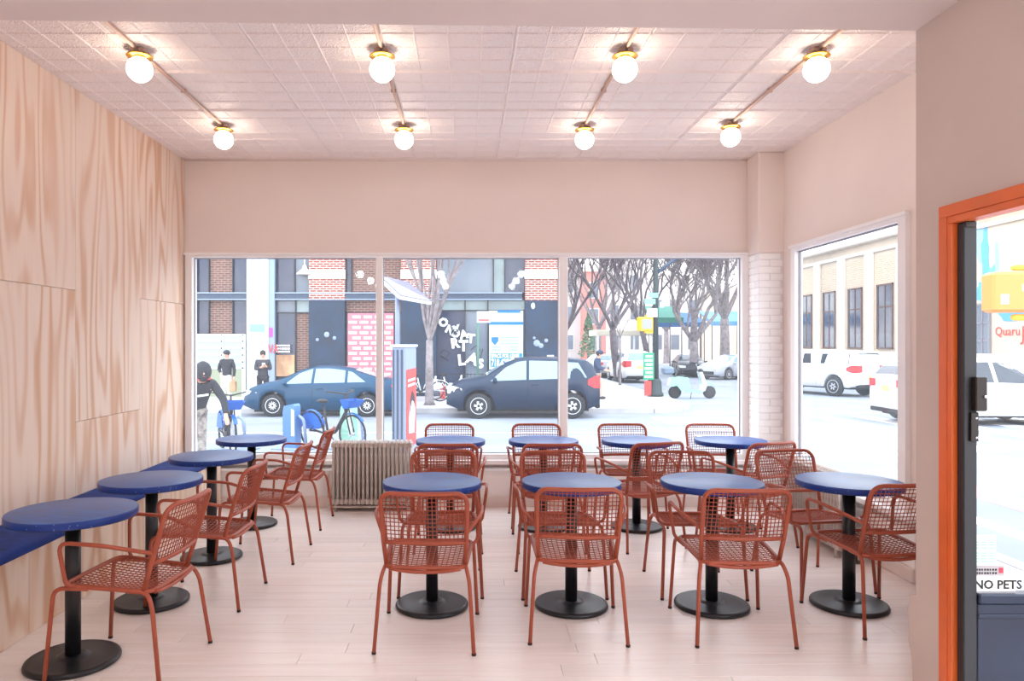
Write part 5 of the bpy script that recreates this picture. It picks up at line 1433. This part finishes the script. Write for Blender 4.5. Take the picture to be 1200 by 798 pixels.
# ------------------------------------------------------------------ scooter
t = empty('motor_scooter', (fx(811, 27.8), 27.8, GZ), 0, label='mint green motor scooter standing in the side street', cat='scooter')
for x in (-0.66, 0.66):
    w = MB(); w.lathe([(0.13, -0.05), (0.21, -0.055), (0.24, -0.03), (0.24, 0.03), (0.21, 0.055), (0.13, 0.05)], 24, axis='y'); wo = w.build('wheel', M['tire'], t, (x, 0, 0.24))
    MB().lathe([(0.0, -0.045), (0.13, -0.05), (0.13, 0.05), (0.0, 0.045)], 16, axis='y').build('hub', M['rim'], wo)
m = MB(); m.prism([(-0.92, 0.50), (-0.86, 0.78), (-0.55, 0.86), (-0.18, 0.80), (-0.12, 0.45), (-0.22, 0.30), (-0.45, 0.30), (-0.62, 0.50), (-0.80, 0.46)], -0.17, 0.17, axis='y'); m.build('rear_body', M['mint'], t)
m = MB(); m.prism([(-0.25, 0.26), (0.35, 0.24), (0.42, 0.32), (-0.2, 0.36)], -0.18, 0.18, axis='y'); m.build('footboard', M['mint'], t)
m = MB(); m.prism([(0.32, 0.28), (0.44, 0.30), (0.52, 0.55), (0.34, 1.02), (0.24, 1.02), (0.36, 0.55)], -0.2, 0.2, axis='y'); m.build('leg_shield', mat('pale_grey_panel', (200, 208, 214), 0.3), t)
m = MB(); m.prism([(0.40, 0.42), (0.52, 0.56), (0.72, 0.54), (0.92, 0.40), (0.88, 0.50), (0.72, 0.62), (0.48, 0.66)], -0.08, 0.08, axis='y'); m.tube([(0.40, 0, 0.7), (0.66, 0, 0.24)], 0.03, 6); m.build('front_fender', M['mint'], t)
m = MB(); m.prism([(-0.72, 0.86), (-0.30, 0.90), (-0.10, 0.82), (-0.16, 0.78), (-0.6, 0.80)], -0.13, 0.13, axis='y'); m.build('seat', M['ink'], t)
m = MB(); m.tube([(0.28, -0.33, 1.06), (0.30, -0.1, 1.08), (0.30, 0.1, 1.08), (0.28, 0.33, 1.06)], 0.016, 6); m.ball((0.33, 0, 1.05), 0.10, 10, 8); m.build('handlebar', M['ink'], t)
for s in (-1, 1):
    m = MB(); m.tube([(0.30, s * 0.2, 1.08), (0.26, s * 0.27, 1.26)], 0.006, 4); m.ball((0.25, s * 0.28, 1.28), 0.05, 8, 6, (0.4, 1, 0.8)); m.build('mirror', M['chrome'], t)
MB().cbox((-1.16, -0.19, 0.92), (-0.72, 0.19, 1.22), 0.07).build('top_case', mat('blue_grey_case', (110, 128, 150), 0.4), t)
MB().tube([(-0.9, 0.14, 0.3), (-0.4, 0.14, 0.26)], [0.06, 0.03], 8).build('exhaust', M['chrome'], t)
MB().tube([(-0.05, -0.1, 0.26), (-0.12, -0.2, 0.0)], 0.012, 5).build('side_stand', M['ink'], t)

# ------------------------------------------------------------------ people
SKIN = mat('skin', (214, 164, 140), 0.6)
def skin_mesh(name, chains, mt, parent, sub=1):
    """chains: list of lists of (point, radius); first vertex of first chain is the root; later chains may start at an existing point"""
    vs = []; es = []; rs = []
    idx = {}
    for ch in chains:
        prev = None
        for p, r in ch:
            k = tuple(round(c, 4) for c in p)
            if k not in idx: idx[k] = len(vs); vs.append(p); rs.append(r)
            i = idx[k]
            if prev is not None and prev != i: es.append((prev, i))
            prev = i
    me = bpy.data.meshes.new(name); me.from_pydata([tuple(v) for v in vs], es, [])
    me.materials.append(mt)
    o = bpy.data.objects.new(name, me); COL.objects.link(o); o.parent = parent
    sk = o.modifiers.new('skin', 'SKIN'); sk.use_smooth_shade = True
    if not me.skin_vertices: 
        bpy.context.view_layer.objects.active = o
    lay = me.skin_vertices[0].data if me.skin_vertices else None
    if lay is not None:
        for i, r in enumerate(rs):
            rr = r if isinstance(r, tuple) else (r, r)
            lay[i].radius = rr; lay[i].use_root = (i == 0)
    sb_ = o.modifiers.new('smooth', 'SUBSURF'); sb_.levels = sub; sb_.render_levels = sub
    # bake to a plain mesh
    dg_ = bpy.context.evaluated_depsgraph_get(); dg_.update()
    me2 = bpy.data.meshes.new_from_object(o.evaluated_get(dg_))
    o.modifiers.clear(); o.data = me2
    for p in me2.polygons: p.use_smooth = True
    if not me2.materials: me2.materials.append(mt)
    return o
def lerp(a, b, t): return tuple(a[i] + (b[i] - a[i]) * t for i in range(3))
def person(loc, rz, label, J, coat, trousers, hair, shoes, hood=False, cap=None, coat_len=0.0, extra=None):
    """local frame: facing -y (towards the camera), x to the person's left hand side seen from the front"""
    t = empty('person', loc, rz, label=label, cat='person')
    P = J
    nk, hd = P['neck'], P['head']
    ch = [[(P['pelvis'], (0.115, 0.09)), (lerp(P['pelvis'], P['chest'], 0.5), (0.11, 0.09)), (P['chest'], (0.15, 0.10)), (nk, 0.055), (lerp(nk, hd, 0.45), 0.058), (hd, (0.085, 0.10)), (tuple(hd[i] + (hd[i] - nk[i]) * 0.38 for i in range(3)), (0.070, 0.085))]]
    for s in ('l', 'r'):
        ch.append([(P['chest'], 0.12), (P['sh' + s], 0.058), (P['el' + s], 0.042), (P['wr' + s], 0.028)])
        w = Vector(P['wr' + s]); e = Vector(P['el' + s]); d = (w - e).normalized()
        sd = d.cross(Vector((0, 1, 0))); sd = sd.normalized() if sd.length > 0.1 else Vector((1, 0, 0))
        palm = w + d * 0.075
        ch.append([(P['wr' + s], 0.028), (tuple(palm), (0.036, 0.018))])
        for k, ln in ((-1.5, 0.062), (-0.5, 0.074), (0.5, 0.070), (1.5, 0.055)):
            b0 = palm + sd * (k * 0.017) + d * 0.02; b1 = b0 + d * ln * 0.55 + Vector((0, -0.012, 0)); b2 = b1 + d * ln * 0.4 + Vector((0, -0.018, 0))
            ch.append([(tuple(palm), 0.02), (tuple(b0), 0.010), (tuple(b1), 0.009), (tuple(b2), 0.007)])
        th = palm - d * 0.03 - sd * 0.035; ch.append([(P['wr' + s], 0.028), (tuple(th), 0.011), (tuple(th + d * 0.04 - sd * 0.012), 0.009)])
        ch.append([(P['pelvis'], 0.10), (P['hip' + s], 0.08), (P['kn' + s], 0.055), (P['an' + s], 0.038), (tuple(Vector(P['an' + s]) + Vector((0, -0.12, -0.04))), 0.034)])
    skin_mesh('body', ch, SKIN, t)
    # coat
    cc = [[(tuple(Vector(P['pelvis']) - Vector((0, 0, 0.05 + coat_len))), (0.19, 0.145)), (P['pelvis'], (0.185, 0.14)), (lerp(P['pelvis'], P['chest'], 0.5), (0.175, 0.135)), (P['chest'], (0.20, 0.145)), (lerp(P['chest'], nk, 0.8), (0.10, 0.09))]]
    for s in ('l', 'r'): cc.append([(P['chest'], 0.15), (P['sh' + s], 0.085), (P['el' + s], 0.066), (lerp(P['el' + s], P['wr' + s], 0.95), 0.048)])
    skin_mesh('coat', cc, coat, t)
    tc_ = []
    for s in ('l', 'r'): tc_.append([(P['pelvis'], (0.155, 0.12)), (P['hip' + s], 0.11), (P['kn' + s], 0.078), (lerp(P['kn' + s], P['an' + s], 0.95), 0.062)])
    skin_mesh('trousers', tc_, trousers, t)
    for s in ('l', 'r'):
        a = P['an' + s]; m = MB(); m.ball((a[0], a[1] - 0.07, a[2] - 0.03), 0.06, 10, 8, (0.8, 2.2, 0.9)); m.build('shoe', shoes, t)
    # hair, face
    m = MB()
    if hood:
        m.ball((hd[0], hd[1] + 0.03, hd[2] + 0.02), 0.155, 16, 12, (0.85, 1.0, 1.05)); m.build('hood', coat, t)
    else:
        m.ball((hd[0], hd[1] + 0.025, hd[2] + 0.045), 0.115, 14, 10, (0.86, 1.0, 0.95)); m.build('hair', hair, t)
        if cap:
            m = MB(); m.ball((hd[0], hd[1] + 0.0, hd[2] + 0.075), 0.118, 14, 10, (0.9, 1.05, 0.7)); m.prism([(hd[0] - 0.07, hd[1] - 0.10), (hd[0] + 0.07, hd[1] - 0.10), (hd[0] + 0.05, hd[1] - 0.19), (hd[0] - 0.05, hd[1] - 0.19)], hd[2] + 0.055, hd[2] + 0.07, axis='z'); m.build('cap', cap, t)
    m = MB(); m.ball((hd[0], hd[1] - 0.112, hd[2] - 0.01), 0.016, 8, 6, (0.8, 1, 1.4)); m.build('nose', SKIN, t)
    for sx_ in (-1, 1):
        MB().ball((hd[0] + sx_ * 0.035, hd[1] - 0.098, hd[2] + 0.015), 0.011, 8, 6).build('eye', M['ink'], t)
        MB().ball((hd[0] + sx_ * 0.085, hd[1], hd[2] - 0.005), 0.025, 8, 6, (0.4, 0.7, 1.1)).build('ear', SKIN, t)
    MB().ball((hd[0], hd[1] - 0.098, hd[2] - 0.055), 0.022, 8, 6, (1.1, 0.4, 0.35)).build('mouth', mat('lips', (176, 96, 92), 0.5), t)
    if extra: extra(t, P)
    return t
def stand(**kw):
    J = dict(pelvis=(0, 0, 0.92), chest=(0, 0.0, 1.28), neck=(0, 0.0, 1.47), head=(0, -0.02, 1.60), shl=(0.19, 0.0, 1.38), shr=(-0.19, 0.0, 1.38), ell=(0.25, 0.02, 1.10), elr=(-0.25, 0.02, 1.10), wrl=(0.26, -0.05, 0.85), wrr=(-0.26, -0.05, 0.85),
             hipl=(0.10, 0, 0.84), hipr=(-0.10, 0, 0.84), knl=(0.11, -0.02, 0.48), knr=(-0.11, -0.02, 0.48), anl=(0.11, 0.02, 0.08), anr=(-0.11, 0.02, 0.08))
    J.update(kw); return J
c_black = mat('black_jacket_cloth', (40, 42, 50), 0.8); c_dark = mat('charcoal_coat_cloth', (58, 58, 66), 0.8); c_navy = mat('navy_coat_cloth', (44, 62, 92), 0.8)
t_white = mat('white_trousers', (236, 232, 228), 0.8); t_camo = mat('camo_trousers', (176, 168, 160), 0.85, noise=0.5, nscale=12, col2=(96, 92, 92)); t_black = mat('black_trousers', (44, 42, 50), 0.8); t_beige = mat('beige_trousers', (196, 172, 156), 0.8)
h_brown = mat('dark_brown_hair', (48, 36, 32), 0.7); s_dark = mat('dark_shoes', (40, 38, 40), 0.6)
def red_scarf(t, P):
    m = MB(); m.tube([(P['neck'][0] + 0.10 * cos(a), P['neck'][1] + 0.09 * sin(a) - 0.02, P['neck'][2] + 0.01) for a in [2 * pi * k / 14 for k in range(14)]], 0.028, 6, closed=True); m.build('scarf', M['red'], t)
    m = MB(); m.prism([(P['chest'][0] - 0.06, P['chest'][2] - 0.12), (P['chest'][0] + 0.10, P['chest'][2] - 0.10), (P['chest'][0] + 0.10, P['chest'][2] - 0.07), (P['chest'][0] - 0.06, P['chest'][2] - 0.09)], P['chest'][1] - 0.17, P['chest'][1] - 0.16, axis='y'); m.build('chest_mark', M['posterw'], t)
person((fx(228, 11.6), 11.6, SZ), R(25), 'person in a black hooded jacket and camouflage trousers leaning over a share bicycle',
       stand(chest=(0.08, -0.16, 1.24), neck=(0.10, -0.26, 1.40), head=(0.10, -0.34, 1.50), shl=(0.27, -0.16, 1.31), shr=(-0.12, -0.18, 1.33), ell=(0.42, -0.24, 1.06), wrl=(0.44, -0.38, 0.82), elr=(-0.2, -0.22, 1.06), wrr=(-0.14, -0.40, 0.88)), c_black, t_camo, h_brown, s_dark, hood=True, extra=red_scarf)
def bag(t, P):
    w = P['wrl']; m = MB(); m.cbox((w[0] - 0.10, w[1] - 0.14, w[2] - 0.46), (w[0] + 0.12, w[1] - 0.02, w[2] - 0.13), 0.01); m.build('paper_bag', M['tan'], t)
    MB().tube(rpath([(w[0] - 0.04, w[1] - 0.08, w[2] - 0.14), (w[0] - 0.02, w[1] - 0.08, w[2] - 0.06), (w[0] + 0.04, w[1] - 0.08, w[2] - 0.06), (w[0] + 0.06, w[1] - 0.08, w[2] - 0.14)], 0.02, 3), 0.006, 4).build('bag_handle', M['tan'], t)
person((fx(266, 24.0), 24.0, SZ), R(-8), 'person in a black jacket, dark cap and white trousers carrying a paper bag', stand(elr=(-0.32, 0.06, 1.12), wrr=(-0.17, -0.08, 0.98), knl=(0.12, -0.10, 0.49), anl=(0.12, -0.02, 0.08)), c_black, t_white, h_brown, s_dark, cap=c_dark, coat_len=0.03, extra=bag)
def phone(t, P):
    MB().cbox((-0.05, -0.30, 1.20), (0.05, -0.28, 1.34), 0.01).build('white_package', M['pillw'], t)
person((fx(308, 23.6), 23.6, SZ), R(20), 'person with long dark hair in a dark jacket holding something white before the pillar', stand(ell=(0.24, -0.06, 1.12), elr=(-0.24, -0.06, 1.12), wrl=(0.08, -0.26, 1.22), wrr=(-0.08, -0.26, 1.20)), c_dark, t_black, h_brown, s_dark, extra=phone)
person((fx(699, 25.6), 25.6, SZ), R(75), 'person in a navy jacket and beige trousers walking behind the navy SUV', stand(pelvis=(0, 0, 0.92), chest=(0, -0.05, 1.27), neck=(0, -0.08, 1.46), head=(0, -0.12, 1.58), ell=(0.24, -0.1, 1.1), wrl=(0.22, -0.32, 1.05), elr=(-0.24, -0.08, 1.1), wrr=(-0.2, -0.3, 1.04), knl=(0.10, -0.18, 0.50), anl=(0.10, -0.12, 0.08), knr=(-0.10, 0.06, 0.49), anr=(-0.10, 0.28, 0.10)), c_navy, t_beige, h_brown, s_dark, cap=c_navy)
